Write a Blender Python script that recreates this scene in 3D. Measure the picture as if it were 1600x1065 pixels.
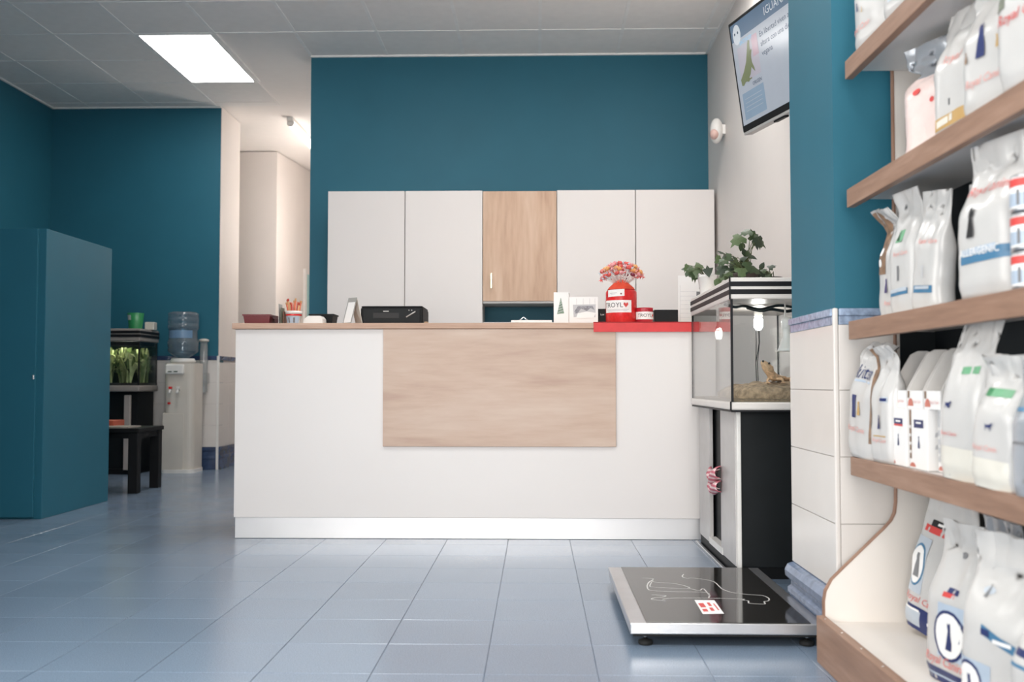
import bpy, bmesh, math, random
from mathutils import Vector, Matrix, noise
for o in list(bpy.data.objects): bpy.data.objects.remove(o)
S = bpy.context.scene
COL = S.collection
PI = math.pi
rnd = random.Random(5)

# ------------------------------------------------------------------ camera, world, lights, exposure
cam_d = bpy.data.cameras.new('camera'); cam = bpy.data.objects.new('camera', cam_d); COL.objects.link(cam)
cam.location = (0, 0, 0.81)
cam.rotation_euler = (PI/2 + math.atan(65/1555), 0, math.atan(38/1555))
cam_d.sensor_width = 36; cam_d.lens = 36*1555/1600
cam_d.clip_start = .05; cam_d.clip_end = 60
cam_d.dof.use_dof = True; cam_d.dof.focus_distance = 4.6; cam_d.dof.aperture_fstop = 3.2
S.camera = cam

W = bpy.data.worlds.new('daylight'); S.world = W; W.use_nodes = True
bg = W.node_tree.nodes['Background']; bg.inputs[0].default_value = (.75, .87, 1, 1); bg.inputs[1].default_value = 1.2

def area(name, loc, rot, sx, sy, power, col):
    d = bpy.data.lights.new(name, 'AREA'); d.shape = 'RECTANGLE'; d.size = sx; d.size_y = sy; d.energy = power; d.color = col
    o = bpy.data.objects.new(name, d); COL.objects.link(o); o.location = loc; o.rotation_euler = rot
    return o
wl = area('window_daylight', (-.55, -2.75, 1.35), (PI/2-.30, 0, 0), 3.1, 2.3, 96, (1, .942, .892)); wl.data.spread = math.radians(120)
area('side_fill_light', (-2.45, 1.5, 1.3), (PI/2+.36, 0, -PI/2), 2.5, 2.1, 86, (1, .96, .92))  # added fill light from the left, brightens left-facing sides and the ceiling
S.view_settings.view_transform = 'Standard'; S.view_settings.look = 'None'
S.view_settings.gamma = 1; S.view_settings.use_curve_mapping = False
S.view_settings.exposure = 0.37
CEIL = 3.42
LAMP = 11.5

# ------------------------------------------------------------------ materials
def lin(c):
    return tuple(((x/255)/12.92 if x/255 <= .04045 else ((x/255+.055)/1.055)**2.4) for x in c) + (1,)
MATS = {}
def new_mat(name):
    m = bpy.data.materials.new(name); m.use_nodes = True; nt = m.node_tree
    return m, nt, nt.nodes['Principled BSDF'], nt.nodes, nt.links
def mat(name, rgb, rough=.5, metal=0, var=.05, scale=12, bump=0, bscale=60, coat=0, emit=0, spec=.5, sss=0):
    """plain surface with slight procedural mottling and optional fine relief"""
    if name in MATS: return MATS[name]
    m, nt, p, N, L = new_mat(name)
    c = lin(rgb)
    tc = N.new('ShaderNodeTexCoord'); nz = N.new('ShaderNodeTexNoise'); nz.inputs['Scale'].default_value = scale; nz.inputs['Detail'].default_value = 3
    L.new(tc.outputs['Object'], nz.inputs['Vector'])
    r = N.new('ShaderNodeValToRGB')
    r.color_ramp.elements[0].position = .3; r.color_ramp.elements[1].position = .7
    r.color_ramp.elements[0].color = tuple(x*(1-var) for x in c[:3]) + (1,)
    r.color_ramp.elements[1].color = tuple(min(1, x*(1+var)) for x in c[:3]) + (1,)
    L.new(nz.outputs['Fac'], r.inputs[0]); L.new(r.outputs[0], p.inputs['Base Color'])
    p.inputs['Roughness'].default_value = rough; p.inputs['Metallic'].default_value = metal
    p.inputs['Specular IOR Level'].default_value = spec
    if coat: p.inputs['Coat Weight'].default_value = coat; p.inputs['Coat Roughness'].default_value = .05
    if emit:
        L.new(r.outputs[0], p.inputs['Emission Color']); p.inputs['Emission Strength'].default_value = emit
    if bump:
        n2 = N.new('ShaderNodeTexNoise'); n2.inputs['Scale'].default_value = bscale; n2.inputs['Detail'].default_value = 4
        L.new(tc.outputs['Object'], n2.inputs['Vector'])
        b = N.new('ShaderNodeBump'); b.inputs['Strength'].default_value = bump; b.inputs['Distance'].default_value = .01
        L.new(n2.outputs['Fac'], b.inputs['Height']); L.new(b.outputs[0], p.inputs['Normal'])
    MATS[name] = m; return m
def wood(name, a, b, c, sc=(1.3, 14, 14), rough=.5, kn=.5):
    """grain stretched along the local axis with the small scale"""
    m, nt, p, N, L = new_mat(name)
    tc = N.new('ShaderNodeTexCoord'); mp = N.new('ShaderNodeMapping'); mp.inputs['Scale'].default_value = sc
    L.new(tc.outputs['Object'], mp.inputs[0])
    n1 = N.new('ShaderNodeTexNoise'); n1.inputs['Scale'].default_value = 1.0; n1.inputs['Detail'].default_value = 5; n1.inputs['Distortion'].default_value = .8
    L.new(mp.outputs[0], n1.inputs['Vector'])
    mp2 = N.new('ShaderNodeMapping'); mp2.inputs['Scale'].default_value = tuple(x*5 for x in sc); L.new(tc.outputs['Object'], mp2.inputs[0])
    n2 = N.new('ShaderNodeTexNoise'); n2.inputs['Scale'].default_value = 1.0; n2.inputs['Detail'].default_value = 6; L.new(mp2.outputs[0], n2.inputs['Vector'])
    r = N.new('ShaderNodeValToRGB'); e = r.color_ramp.elements
    e[0].position = .28; e[0].color = lin(a); e[1].position = .70; e[1].color = lin(c); x = e.new(.5); x.color = lin(b)
    mx = N.new('ShaderNodeMix'); mx.data_type = 'FLOAT'; mx.inputs[0].default_value = .38
    L.new(n1.outputs['Fac'], mx.inputs[2]); L.new(n2.outputs['Fac'], mx.inputs[3]); L.new(mx.outputs[0], r.inputs[0])
    L.new(r.outputs[0], p.inputs['Base Color']); p.inputs['Roughness'].default_value = rough
    bb = N.new('ShaderNodeBump'); bb.inputs['Strength'].default_value = .06; bb.inputs['Distance'].default_value = .01
    L.new(n2.outputs['Fac'], bb.inputs['Height']); L.new(bb.outputs[0], p.inputs['Normal'])
    return m
def glass(name, tint=(.985, .993, .99), rough=.0, base=.04, milk=0):
    """thin pane: see-through with a Schlick reflection from either side"""
    m = bpy.data.materials.new(name); m.use_nodes = True; nt = m.node_tree; N = nt.nodes; L = nt.links; N.clear()
    out = N.new('ShaderNodeOutputMaterial'); lw = N.new('ShaderNodeLayerWeight'); lw.inputs[0].default_value = .5
    pw = N.new('ShaderNodeMath'); pw.operation = 'POWER'; pw.inputs[1].default_value = 5; L.new(lw.outputs['Facing'], pw.inputs[0])
    ma = N.new('ShaderNodeMath'); ma.operation = 'MULTIPLY_ADD'; ma.inputs[1].default_value = 1-base; ma.inputs[2].default_value = base; L.new(pw.outputs[0], ma.inputs[0])
    t = N.new('ShaderNodeBsdfTransparent'); t.inputs[0].default_value = tint + (1,)
    g = N.new('ShaderNodeBsdfGlossy'); g.inputs['Roughness'].default_value = rough
    mx = N.new('ShaderNodeMixShader'); L.new(ma.outputs[0], mx.inputs[0]); L.new(t.outputs[0], mx.inputs[1]); L.new(g.outputs[0], mx.inputs[2])
    last = mx
    if milk:
        d = N.new('ShaderNodeBsdfDiffuse'); d.inputs[0].default_value = (.8, .85, .87, 1)
        m2 = N.new('ShaderNodeMixShader'); m2.inputs[0].default_value = milk; L.new(mx.outputs[0], m2.inputs[1]); L.new(d.outputs[0], m2.inputs[2]); last = m2
    L.new(last.outputs[0], out.inputs[0])
    return m
def floor_mat(name, rgb):
    m, nt, p, N, L = new_mat(name)
    tc = N.new('ShaderNodeTexCoord'); geo = N.new('ShaderNodeNewGeometry'); oi = N.new('ShaderNodeObjectInfo')
    n1 = N.new('ShaderNodeTexNoise'); n1.inputs['Scale'].default_value = 330; n1.inputs['Detail'].default_value = 2
    n2 = N.new('ShaderNodeTexNoise'); n2.inputs['Scale'].default_value = 2.5; n2.inputs['Detail'].default_value = 3
    L.new(geo.outputs['Position'], n1.inputs['Vector']); L.new(geo.outputs['Position'], n2.inputs['Vector'])
    c = lin(rgb)
    r = N.new('ShaderNodeValToRGB'); r.color_ramp.elements[0].position = .35; r.color_ramp.elements[1].position = .7
    r.color_ramp.elements[0].color = tuple(x*.8 for x in c[:3]) + (1,); r.color_ramp.elements[1].color = tuple(min(1, x*1.25) for x in c[:3]) + (1,)
    L.new(n1.outputs['Fac'], r.inputs[0])
    hs = N.new('ShaderNodeHueSaturation')
    ml = N.new('ShaderNodeMath'); ml.operation = 'MULTIPLY_ADD'; ml.inputs[1].default_value = .10; ml.inputs[2].default_value = .95
    L.new(oi.outputs['Random'], ml.inputs[0]); L.new(ml.outputs[0], hs.inputs['Value']); L.new(r.outputs[0], hs.inputs['Color'])
    L.new(hs.outputs[0], p.inputs['Base Color'])
    mr = N.new('ShaderNodeMapRange'); mr.inputs[3].default_value = .17; mr.inputs[4].default_value = .28; L.new(n2.outputs['Fac'], mr.inputs[0]); L.new(mr.outputs[0], p.inputs['Roughness'])
    b = N.new('ShaderNodeBump'); b.inputs['Strength'].default_value = .05; b.inputs['Distance'].default_value = .01; L.new(n2.outputs['Fac'], b.inputs['Height']); L.new(b.outputs[0], p.inputs['Normal'])
    p.inputs['Specular IOR Level'].default_value = 1.0
    return m
TEAL = mat('teal_paint', (37, 99, 118), .55, spec=.35, bump=.04, bscale=180, var=.03, scale=3)
WHITEW = mat('white_wall_paint', (226, 219, 214), .6, bump=.05, bscale=150, var=.015, scale=3)
WTILE = mat('white_glazed_tile', (216, 210, 205), .18, var=.02, scale=5)
GROUT = mat('grey_grout', (176, 170, 166), .8)
FGROUT = mat('floor_grout', (112, 122, 138), .7)
FTILE = floor_mat('blue_grey_floor_tile', (118, 134, 153))
CTILE = mat('ceiling_board', (247, 243, 239), .85, bump=.25, bscale=220, var=.02)
CBAR = mat('ceiling_grid_metal', (248, 246, 243), .5)
LAM = mat('white_laminate', (226, 220, 217), .42, var=.008, scale=2)
LAMD = mat('seam_dark', (70, 68, 68), .7)
STEEL = mat('brushed_steel', (200, 200, 202), .3, metal=.9, bump=.05, bscale=90, var=.05)
PLINTH = mat('satin_aluminium', (208, 207, 208), .38, metal=.55, var=.06, scale=2)
CHROME = mat('chrome', (220, 220, 220), .12, metal=1)
OAKH = wood('pale_oak_across', (176, 145, 128), (197, 170, 152), (209, 187, 171), (.9, 5, 5.5))
OAKV = wood('pale_oak_upright', (180, 144, 119), (203, 170, 145), (216, 187, 164), (7, 14, .9))
WTOP = wood('worktop_oak', (170, 134, 112), (190, 155, 133), (203, 171, 150), (2, 20, 30))
SHW = wood('shelf_front_oak', (122, 93, 76), (144, 112, 93), (163, 131, 112), (20, 1.6, 18), .5)
SHWHITE = mat('shelf_white_laminate', (226, 221, 216), .45, var=.01)
CREAM = mat('cream_deck', (231, 224, 217), .45, var=.01)
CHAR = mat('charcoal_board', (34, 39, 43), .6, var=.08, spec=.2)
BLACK = mat('black_plastic', (20, 21, 23), .5, var=.1, spec=.18)
BLACKM = mat('black_melamine', (24, 27, 29), .5, var=.1, spec=.18)
BLACKG = mat('black_glass', (38, 36, 34), .07, var=.1, spec=.8)
RUBBER = mat('black_rubber', (18, 18, 18), .8)
GREYP = mat('grey_plastic', (176, 174, 172), .4)
WPLAS = mat('white_plastic', (225, 222, 218), .35)
IVORY = mat('ivory_plastic', (205, 198, 188), .35, var=.02)
RED = mat('red_paper', (214, 50, 52), .5, var=.06, scale=30)
REDG = mat('red_gloss', (208, 38, 40), .25, var=.12, scale=60)
ORNG = mat('orange_foam', (224, 72, 42), .6, var=.12, scale=40)
DKRED = mat('maroon_plastic', (105, 30, 38), .4)
PAPER = mat('white_paper', (236, 234, 232), .6, var=.01)
INK = mat('black_ink', (30, 30, 32), .6)
GINK = mat('grey_ink', (120, 120, 122), .6)
LINK = mat('pale_grey_ink', (190, 190, 192), .6)
PRED = mat('red_print', (205, 70, 66), .5)
SCR = mat('faded_red_script', (212, 112, 106), .5)
PPINK = mat('faded_red_print', (219, 150, 142), .5)
NAVY = mat('navy_print', (36, 48, 98), .4)
BLUE = mat('steel_blue_print', (70, 118, 152), .4)
LBLUE = mat('pale_blue_print', (172, 186, 202), .4)
PGREY = mat('pale_grey_print', (182, 190, 199), .4)
GOLD = mat('gold_print', (186, 152, 98), .4)
BROWN = mat('brown_photo_print', (134, 106, 84), .45, var=.35, scale=60)
GREENP = mat('green_print', (104, 160, 122), .4)
PURPLE = mat('purple_print', (70, 60, 110), .4)
BAGW = mat('glossy_white_bag_film', (196, 194, 192), .24, var=.015, bump=.12, bscale=16)
BAGS = mat('silver_grey_bag_film', (176, 180, 186), .25, metal=.35, var=.03, bump=.12, bscale=16)
PINKF = mat('pale_pink_kibble_film', (226, 205, 200), .3, var=.05, scale=25, bump=.4, bscale=40)
BEIGEF = mat('pale_beige_film', (214, 210, 200), .35, var=.03, scale=18)
GLASS = glass('clear_tank_glass')
BOTTLE = glass('blue_bottle_plastic', (.50, .66, .74), .04, .06, .10)
CUPPL = glass('clear_cup_plastic', (.97, .96, .95), .1, .04, .14)
WATER = glass('greenish_water', (.80, .88, .76), .0, .03)
SKIRT = mat('blue_marbled_skirting_tile', (118, 132, 156), .2, var=.17, scale=26)
SKIRTD = mat('navy_skirting_tile', (58, 74, 104), .2, var=.3, scale=14)
BORD = mat('blue_floral_border_tile', (140, 156, 180), .2, var=.28, scale=55)

# ------------------------------------------------------------------ builders
def worg(o):
    v = Vector((0, 0, 0))
    while o is not None: v += o.location; o = o.parent
    return v
def props(o, label=None, cat=None, group=None, kind=None):
    if label: o['label'] = label
    if cat: o['category'] = cat
    if group: o['group'] = group
    if kind: o['kind'] = kind
    return o
def empty(name, loc, label=None, cat=None, group=None, rz=0, kind=None):
    o = bpy.data.objects.new(name, None); COL.objects.link(o); o.location = loc; o.rotation_euler = (0, 0, rz); o.empty_display_size = .05
    return props(o, label, cat, group, kind)
class B:
    def __init__(s): s.bm = bmesh.new(); s.mats = []
    def mi(s, m):
        if m is None: return 0
        if m not in s.mats: s.mats.append(m)
        return s.mats.index(m)
    def face(s, vs, m=None, smooth=False):
        try: f = s.bm.faces.new(vs)
        except ValueError: return None
        f.material_index = s.mi(m); f.smooth = smooth; return f
    def box(s, x0, x1, y0, y1, z0, z1, bev=0, m=None, seg=2):
        r = bmesh.ops.create_cube(s.bm, size=1)
        vs = r['verts']
        for v in vs: v.co = Vector(((x0+x1)/2 + v.co.x*(x1-x0), (y0+y1)/2 + v.co.y*(y1-y0), (z0+z1)/2 + v.co.z*(z1-z0)))
        fs = set(f for v in vs for f in v.link_faces)
        i = s.mi(m)
        for f in fs: f.material_index = i
        if bev:
            es = list(set(e for v in vs for e in v.link_edges))
            bmesh.ops.bevel(s.bm, geom=es, offset=bev, segments=seg, affect='EDGES', profile=.5, material=-1)
        return s
    def lathe(s, prof, c=(0, 0, 0), n=24, m=None, axis='z', smooth=True, cap=True):
        rings = []
        for (r, z) in prof:
            ring = []
            for k in range(n):
                a = 2*PI*k/n; p = (r*math.cos(a), r*math.sin(a), z)
                if axis == 'y': p = (p[0], p[2], p[1])
                if axis == 'x': p = (p[2], p[0], p[1])
                ring.append(s.bm.verts.new(Vector(p) + Vector(c)))
            rings.append(ring)
        for a, b in zip(rings, rings[1:]):
            for k in range(n): s.face([a[k], a[(k+1) % n], b[(k+1) % n], b[k]], m, smooth)
        if cap: s.face(rings[0][::-1], m); s.face(rings[-1], m)
        return s
    def cyl(s, c, r, h, n=20, m=None, axis='z', r2=None): return s.lathe([(r, 0), (r2 if r2 is not None else r, h)], c, n, m, axis)
    def tube(s, pts, r, n=8, m=None, cap=True, flat=1):
        pts = [Vector(p) for p in pts]; rings = []
        prev = None
        for i, p in enumerate(pts):
            t = (pts[min(i+1, len(pts)-1)] - pts[max(i-1, 0)]).normalized()
            u = t.cross(Vector((0, 0, 1)) if abs(t.z) < .95 else Vector((1, 0, 0))).normalized() if prev is None else (prev - t*prev.dot(t)).normalized()
            prev = u; w = t.cross(u)
            rr = r[i] if isinstance(r, (list, tuple)) else r
            rings.append([s.bm.verts.new(p + u*rr*math.cos(2*PI*k/n) + w*rr*flat*math.sin(2*PI*k/n)) for k in range(n)])
        for a, b in zip(rings, rings[1:]):
            for k in range(n): s.face([a[k], a[(k+1) % n], b[(k+1) % n], b[k]], m, True)
        if cap: s.face(rings[0][::-1], m); s.face(rings[-1], m)
        return s
    def prism(s, poly, axis, a, b, m=None, smooth=False):
        """poly (2D) extruded along axis; for x: (y,z), y: (x,z), z: (x,y)"""
        def P(p, t): return {'x': (t, p[0], p[1]), 'y': (p[0], t, p[1]), 'z': (p[0], p[1], t)}[axis]
        A = [s.bm.verts.new(P(p, a)) for p in poly]; C = [s.bm.verts.new(P(p, b)) for p in poly]; n = len(poly)
        for k in range(n): s.face([A[k], A[(k+1) % n], C[(k+1) % n], C[k]], m, smooth)
        s.face(A[::-1], m); s.face(C, m); return s
    def grid(s, fn, nu, nv, m=None, smooth=True, flip=False):
        V = [[s.bm.verts.new(fn(i/nu, j/nv)) for i in range(nu+1)] for j in range(nv+1)]
        for j in range(nv):
            for i in range(nu):
                q = [V[j][i], V[j][i+1], V[j+1][i+1], V[j+1][i]]
                s.face(q[::-1] if flip else q, m, smooth)
        return V
    def to(s, name, m=None, parent=None, world=True, recalc=True, wn=False, **kw):
        if recalc: bmesh.ops.recalc_face_normals(s.bm, faces=s.bm.faces)
        off = Vector((0, 0, 0)); loc = Vector((0, 0, 0))
        if parent is not None:
            if world: off = worg(parent)
        elif world:
            cs = [v.co for v in s.bm.verts]
            loc = Vector(((min(c.x for c in cs)+max(c.x for c in cs))/2, (min(c.y for c in cs)+max(c.y for c in cs))/2, min(c.z for c in cs))); off = loc
        for v in s.bm.verts: v.co -= off
        me = bpy.data.meshes.new(name); s.bm.to_mesh(me); s.bm.free()
        if m is not None and not s.mats: me.materials.append(m)
        for x in s.mats: me.materials.append(x if x is not None else m)
        o = bpy.data.objects.new(name, me); COL.objects.link(o); o.location = loc
        if parent is not None: o.parent = parent
        return props(o, **kw)
def bx(name, m, x0, x1, y0, y1, z0, z1, parent=None, bev=0, world=True, **kw):
    return B().box(x0, x1, y0, y1, z0, z1, bev).to(name, m, parent, world, **kw)
def struct(name, m, x0, x1, y0, y1, z0, z1, **kw): return bx(name, m, x0, x1, y0, y1, z0, z1, kind='structure', **kw)
def dup(o, loc, parent=None, me=None):
    c = o.copy(); COL.objects.link(c); c.location = loc
    if parent is not None: c.parent = parent
    return c
def dup_tree(root, loc, label=None, rz=None):
    r = root.copy(); COL.objects.link(r); r.location = loc
    if rz is not None: r.rotation_euler = (0, 0, rz)
    if label: r['label'] = label
    for ch in list(root.children):
        c = ch.copy(); COL.objects.link(c); c.parent = r
        for g in ch.children:
            d = g.copy(); COL.objects.link(d); d.parent = c
    return r
_tc = {}
def text_mesh(txt, shear=0):
    """triangulated outline of a line of writing, x centred, height 1 cap"""
    if (txt, shear) in _tc: return _tc[(txt, shear)]
    cu = bpy.data.curves.new('writing', 'FONT'); cu.body = txt; cu.align_x = 'CENTER'; cu.size = 1; cu.resolution_u = 2; cu.shear = shear
    o = bpy.data.objects.new('writing', cu); COL.objects.link(o)
    dg = bpy.context.evaluated_depsgraph_get(); me = bpy.data.meshes.new_from_object(o.evaluated_get(dg))
    vs = [(v.co.x, v.co.y) for v in me.vertices]; fs = [tuple(p.vertices) for p in me.polygons]
    bpy.data.objects.remove(o); bpy.data.curves.remove(cu); bpy.data.meshes.remove(me)
    _tc[(txt, shear)] = (vs, fs); return vs, fs
def put_text(b, txt, fn, m, shear=0):
    """fn maps (x, y) of the writing to a 3D point"""
    vs, fs = text_mesh(txt, shear)
    V = [b.bm.verts.new(fn(x, y)) for x, y in vs]
    for f in fs: b.face([V[i] for i in f], m)

# ------------------------------------------------------------------ room shell
XR = 1.36; YB = 7.83; YL = 9.26; XL = -4.6
# floor: grout slab with tiles
fl = struct('floor', FGROUT, -4.8, 2.2, -2.6, 12.6, -.06, -.003)
T = .316; J = .0022
tp = B().box(-T/2+J/2, T/2-J/2, -T/2+J/2, T/2-J/2, -.012, 0, .0008, seg=1).to('tile', FTILE, fl, world=False)
first = True; n_t = 0; rest = []
for j in range(-16, 31):
    for i in range(-15, 8):
        cx = -.145 + T*(i+.5); cy = 2.80 + T*(j+.5)
        if cx < -4.8 or cx > 2.2: continue
        px = 838 + 1555*cx/max(cy, .3)
        vis = cy > 2.35 and cy < 6.2 and -60 < px < 1380 and not (-1.5 < cx < .7 and cy > 5.4)
        if vis and n_t < 295:
            loc = Vector((cx, cy, 0)) - fl.location
            if first: tp.location = loc; first = False
            else: dup(tp, loc, fl)
            n_t += 1
        else: rest.append((cx, cy))
b = B()
for cx, cy in rest: b.box(cx-T/2+J/2, cx+T/2-J/2, cy-T/2+J/2, cy+T/2-J/2, -.012, 0)
b.to('tile_field', FTILE, fl, kind='stuff')

struct('wall_left', TEAL, XL-.15, XL, -2.5, YL, 0, CEIL)
wf = struct('wall_far_left', TEAL, XL, -2.98, YL, YL+.15, 0, CEIL)
struct('wall_passage_return', WHITEW, -3.12, -2.98, YL+.15, 9.86, 0, CEIL)
bx('wall_end_panel', WHITEW, -2.982, -2.976, YL, YL+.15, 1.06, CEIL, wf)
struct('wall_passage_far', WHITEW, -4.2, -2.93, 11.1, 11.2, 0, CEIL)
B().prism([(-2.93, 11.1), (-2.78, 12.3), (-2.9, 12.35), (-3.05, 11.2)], 'z', 0, CEIL).to('wall_passage_side', WHITEW, kind='structure')
struct('wall_passage_end', WHITEW, -2.95, -1.6, 12.3, 12.42, 0, CEIL)
d1 = B().prism([(-2.815, 12.02), (-2.783, 12.28), (-2.763, 12.28), (-2.795, 12.02)], 'z', 0, 2.13).to('door_1', mat('pale_turquoise_door', (150, 196, 196), .4), kind='structure')
B().prism([(-2.822, 11.96), (-2.814, 12.02), (-2.79, 12.02), (-2.798, 11.96)], 'z', 0, 2.19).to('door_frame', WPLAS, d1)
wb = struct('wall_back', TEAL, -1.80, XR, YB, YB+.14, 0, CEIL)
struct('wall_passage_inner', WHITEW, -1.80, -1.68, YB+.14, 12.3, 0, CEIL)
struct('wall_right', WHITEW, XR, XR+.15, 3.54, YB, 0, CEIL)
struct('wall_right_near', TEAL, 1.22, 1.37, -2.5, 3.03, 0, CEIL)
# added light-blocking wall, then the shopfront wall behind the camera, with its window
wlb = struct('wall_light_blocker', TEAL, -2.3, -2.15, -2.5, .2, 0, CEIL)  # unseen wall, added to keep window light off the left side
for a in ((2.8, 3.1, 0, CEIL), (.2, 2.8, 0, .2), (.2, 2.8, 2.4, CEIL)): bx('blocker_segment', TEAL, -2.3, -2.15, *a, wlb)
w2 = struct('added_side_window', GLASS, -2.23, -2.224, .2, 2.8, .2, 2.4)  # unseen opening, added for the side fill light
for y in (.2, 1.48, 2.76): bx('window_frame', STEEL, -2.26, -2.2, y, y+.04, .2, 2.4, w2)
fw = struct('wall_front', WHITEW, XL, -2.1, -2.62, -2.5, 0, CEIL)
struct('wall_front_right', WHITEW, 1.0, 1.37, -2.62, -2.5, 0, CEIL)
struct('wall_front_sill', WHITEW, -2.1, 1.0, -2.62, -2.5, 0, .18)
struct('wall_front_lintel', WHITEW, -2.1, 1.0, -2.62, -2.5, 2.5, CEIL)
w1 = struct('window_1', GLASS, -2.1, 1.0, -2.565, -2.559, .18, 2.5)
for x in (-2.1, -1.08, -.06, .96): bx('window_frame', STEEL, x, x+.04, -2.6, -2.53, .18, 2.5, w1)

# tiled pillar between the shelves and the terrarium
PX = .905; PY0 = 3.03; PY1 = 3.54
pl = struct('wall_pillar', TEAL, PX, 1.52, PY0, PY1, 0, CEIL)
def tiles(parent, plane, c, a0, a1, zs, w, m, name='tile', t=.006, sign=-1, bev=.0012):
    """rows of tiles on a wall face; plane 'x' or 'y' at c, pieces proud by t towards sign"""
    for z0, z1 in zs:
        a = a0
        while a < a1 - 1e-4:
            e = min(a+w, a1)
            lo, hi = sorted((c, c+sign*t))
            if plane == 'x': bx(name, m, lo, hi, a+.001, e-.001, z0+.001, z1-.001, parent, bev)
            else: bx(name, m, a+.001, e-.001, lo, hi, z0+.001, z1-.001, parent, bev)
            a = e
rows = [(.187, .387), (.387, .587), (.587, .787), (.787, .985)]
bx('grout_bed', GROUT, PX-.004, PX, PY0, PY1, 0, .985, pl); bx('grout_bed', GROUT, PX, 1.22, PY0-.004, PY0, 0, .985, pl)
tiles(pl, 'x', PX-.003, PY0, PY1, rows, .51, WTILE)
tiles(pl, 'y', PY0-.003, PX+.006, 1.22, rows, .3, WTILE)
bx('corner_strip', WTILE, PX-.009, PX+.006, PY0-.009, PY0+.006, .187, 1.035, pl, .004)
for (nm, z0, z1, t) in (('border_tile', .985, 1.012, .008), ('border_cap', 1.012, 1.034, .014)):
    for y0, y1 in ((PY0+.006, PY0+.26), (PY0+.262, PY1)): bx(nm, BORD, PX-t, PX, y0, y1, z0, z1, pl, .003)
    bx(nm, BORD, PX+.008, 1.21, PY0-t, PY0, z0, z1, pl, .003)
def skirt_profile(x, s):
    return [(x, 0), (x+s*.018, 0), (x+s*.018, .075), (x+s*.026, .083), (x+s*.026, .098), (x+s*.014, .106), (x+s*.014, .118), (x+s*.034, .138), (x+s*.036, .158), (x+s*.026, .178), (x, .187)]
for y0, y1 in ((PY0, PY0+.255), (PY0+.257, PY1)):
    bb_ = B(); bb_.prism([(p[0], p[1]) for p in skirt_profile(PX, -1)], 'y', y0, y1); bb_.to('skirting_tile', SKIRT, pl)
bb_ = B(); bb_.prism([(p[0], p[1]) for p in skirt_profile(PY0, -1)], 'x', PX, 1.2); bb_.to('skirting_tile', SKIRT, pl)

# tiled wainscot of the far left wall
zsf = [(.21, .41), (.41, .61), (.61, .81), (.81, 1.0)]
bx('grout_bed', GROUT, XL, -2.98, YL-.004, YL, 0, 1.0, wf)
tiles(wf, 'y', YL-.003, -4.0, -2.985, zsf, .34, WTILE)
tiles(wf, 'x', -2.98, YL, 9.86, zsf, .3, WTILE, sign=1)
bx('border_tile', SKIRTD, XL, -2.97, YL-.014, YL, 1.02, 1.06, wf, .003); bx('border_tile', WTILE, XL, -2.97, YL-.010, YL, 1.0, 1.02, wf)
bx('border_tile', SKIRTD, -2.98, -2.966, YL, 9.86, 1.02, 1.06, wf, .003)
bx('corner_strip', WPLAS, -2.99, -2.968, YL-.016, YL+.004, 0, 1.06, wf, .004)
for z0, z1, t in ((0, .1, .02), (.1, .135, .03), (.135, .175, .018), (.175, .21, .026)):
    bx('skirting_tile', SKIRTD, XL, -2.99, YL-t, YL, z0, z1, wf, .003); bx('skirting_tile', SKIRTD, -2.98, -2.98+t, YL, 9.86, z0, z1, wf, .003)

# ceiling: plaster slab, lay-in boards hung from a bar grid
ce = struct('ceiling', mat('ceiling_plaster', (248, 242, 237), .8, var=.01), -4.75, 2.0, -2.6, 12.4, CEIL+.012, CEIL+.1)
G = .61; GX = -3.02; GY = 7.28
def bay_open(x, y):
    """boards cover the shop; the passage mouth is smooth plaster"""
    if y > 9.2: return False
    if x > GX+G*.5 and y > GY+G-.01 and x < -1.8: return False
    if x > GX+G and y > GY-.01 and x < -1.81: return False
    if y > YB-.05 and x > -1.81: return False
    return True
ctp = None
lights = [(GX, GY), (GX+3*G, 4.84), (GX+6*G, 4.84), (GX+3*G, 1.79), (GX+6*G, 1.79), (GX+4*G, -.65)]
def in_light(x, y):
    return any(abs(x-lx) < .05 and -.05 < y-ly < 2*G-.1 for lx, ly in [(a, GY-G*round((GY-b)/G)) for a, b in lights])
nb = 0
for i in range(-3, 8):
    for j in range(-16, 4):
        x = GX+G*i; y = GY+G*j
        if not bay_open(x+.01, y+.01) or x > 1.3 or in_light(x, y): continue
        if x+G < XL: continue
        y1 = min(y+G, YL if x < -2.9 else YB); x1 = min(x+G, XR if y > 3 else 1.25); x0 = max(x, XL)
        full = abs(y1-y-G) < 1e-4 and abs(x1-x-G) < 1e-4 and x0 == x
        if full and ctp is not None: dup(ctp, Vector(((x+x1)/2, (y+y1)/2, CEIL)) - ce.location, ce)
        elif full:
            ctp = B().box(-G/2+.01, G/2-.01, -G/2+.01, G/2-.01, .001, .014).to('ceiling_tile', CTILE, ce, world=False); ctp.location = Vector(((x+x1)/2, (y+y1)/2, CEIL)) - ce.location
        else: bx('ceiling_tile', CTILE, x0+.01, x1-.01, y+.01, y1-.01, CEIL+.001, CEIL+.014, ce)
b = B()
for i in range(-2, 8):
    x = GX+G*i
    if x > 1.3: continue
    ymax = YL if i <= 0 else (GY if i == 1 else YB)
    if i == 1: ymax = GY+2*G
    if i == 2: ymax = YB
    B().box(x-.012, x+.012, -2.5, ymax, CEIL-.002, CEIL+.012).to('grid_bar', CBAR, ce)
for j in range(-16, 4):
    y = GY+G*j; xa = XL; xb = 1.25 if y < 3 else XR
    if j >= 1: xb = GX
    if j == 2: xb = GX+G
    B().box(xa, xb, y-.012, y+.012, CEIL-.0025, CEIL+.0115).to('grid_bar', CBAR, ce)
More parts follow.
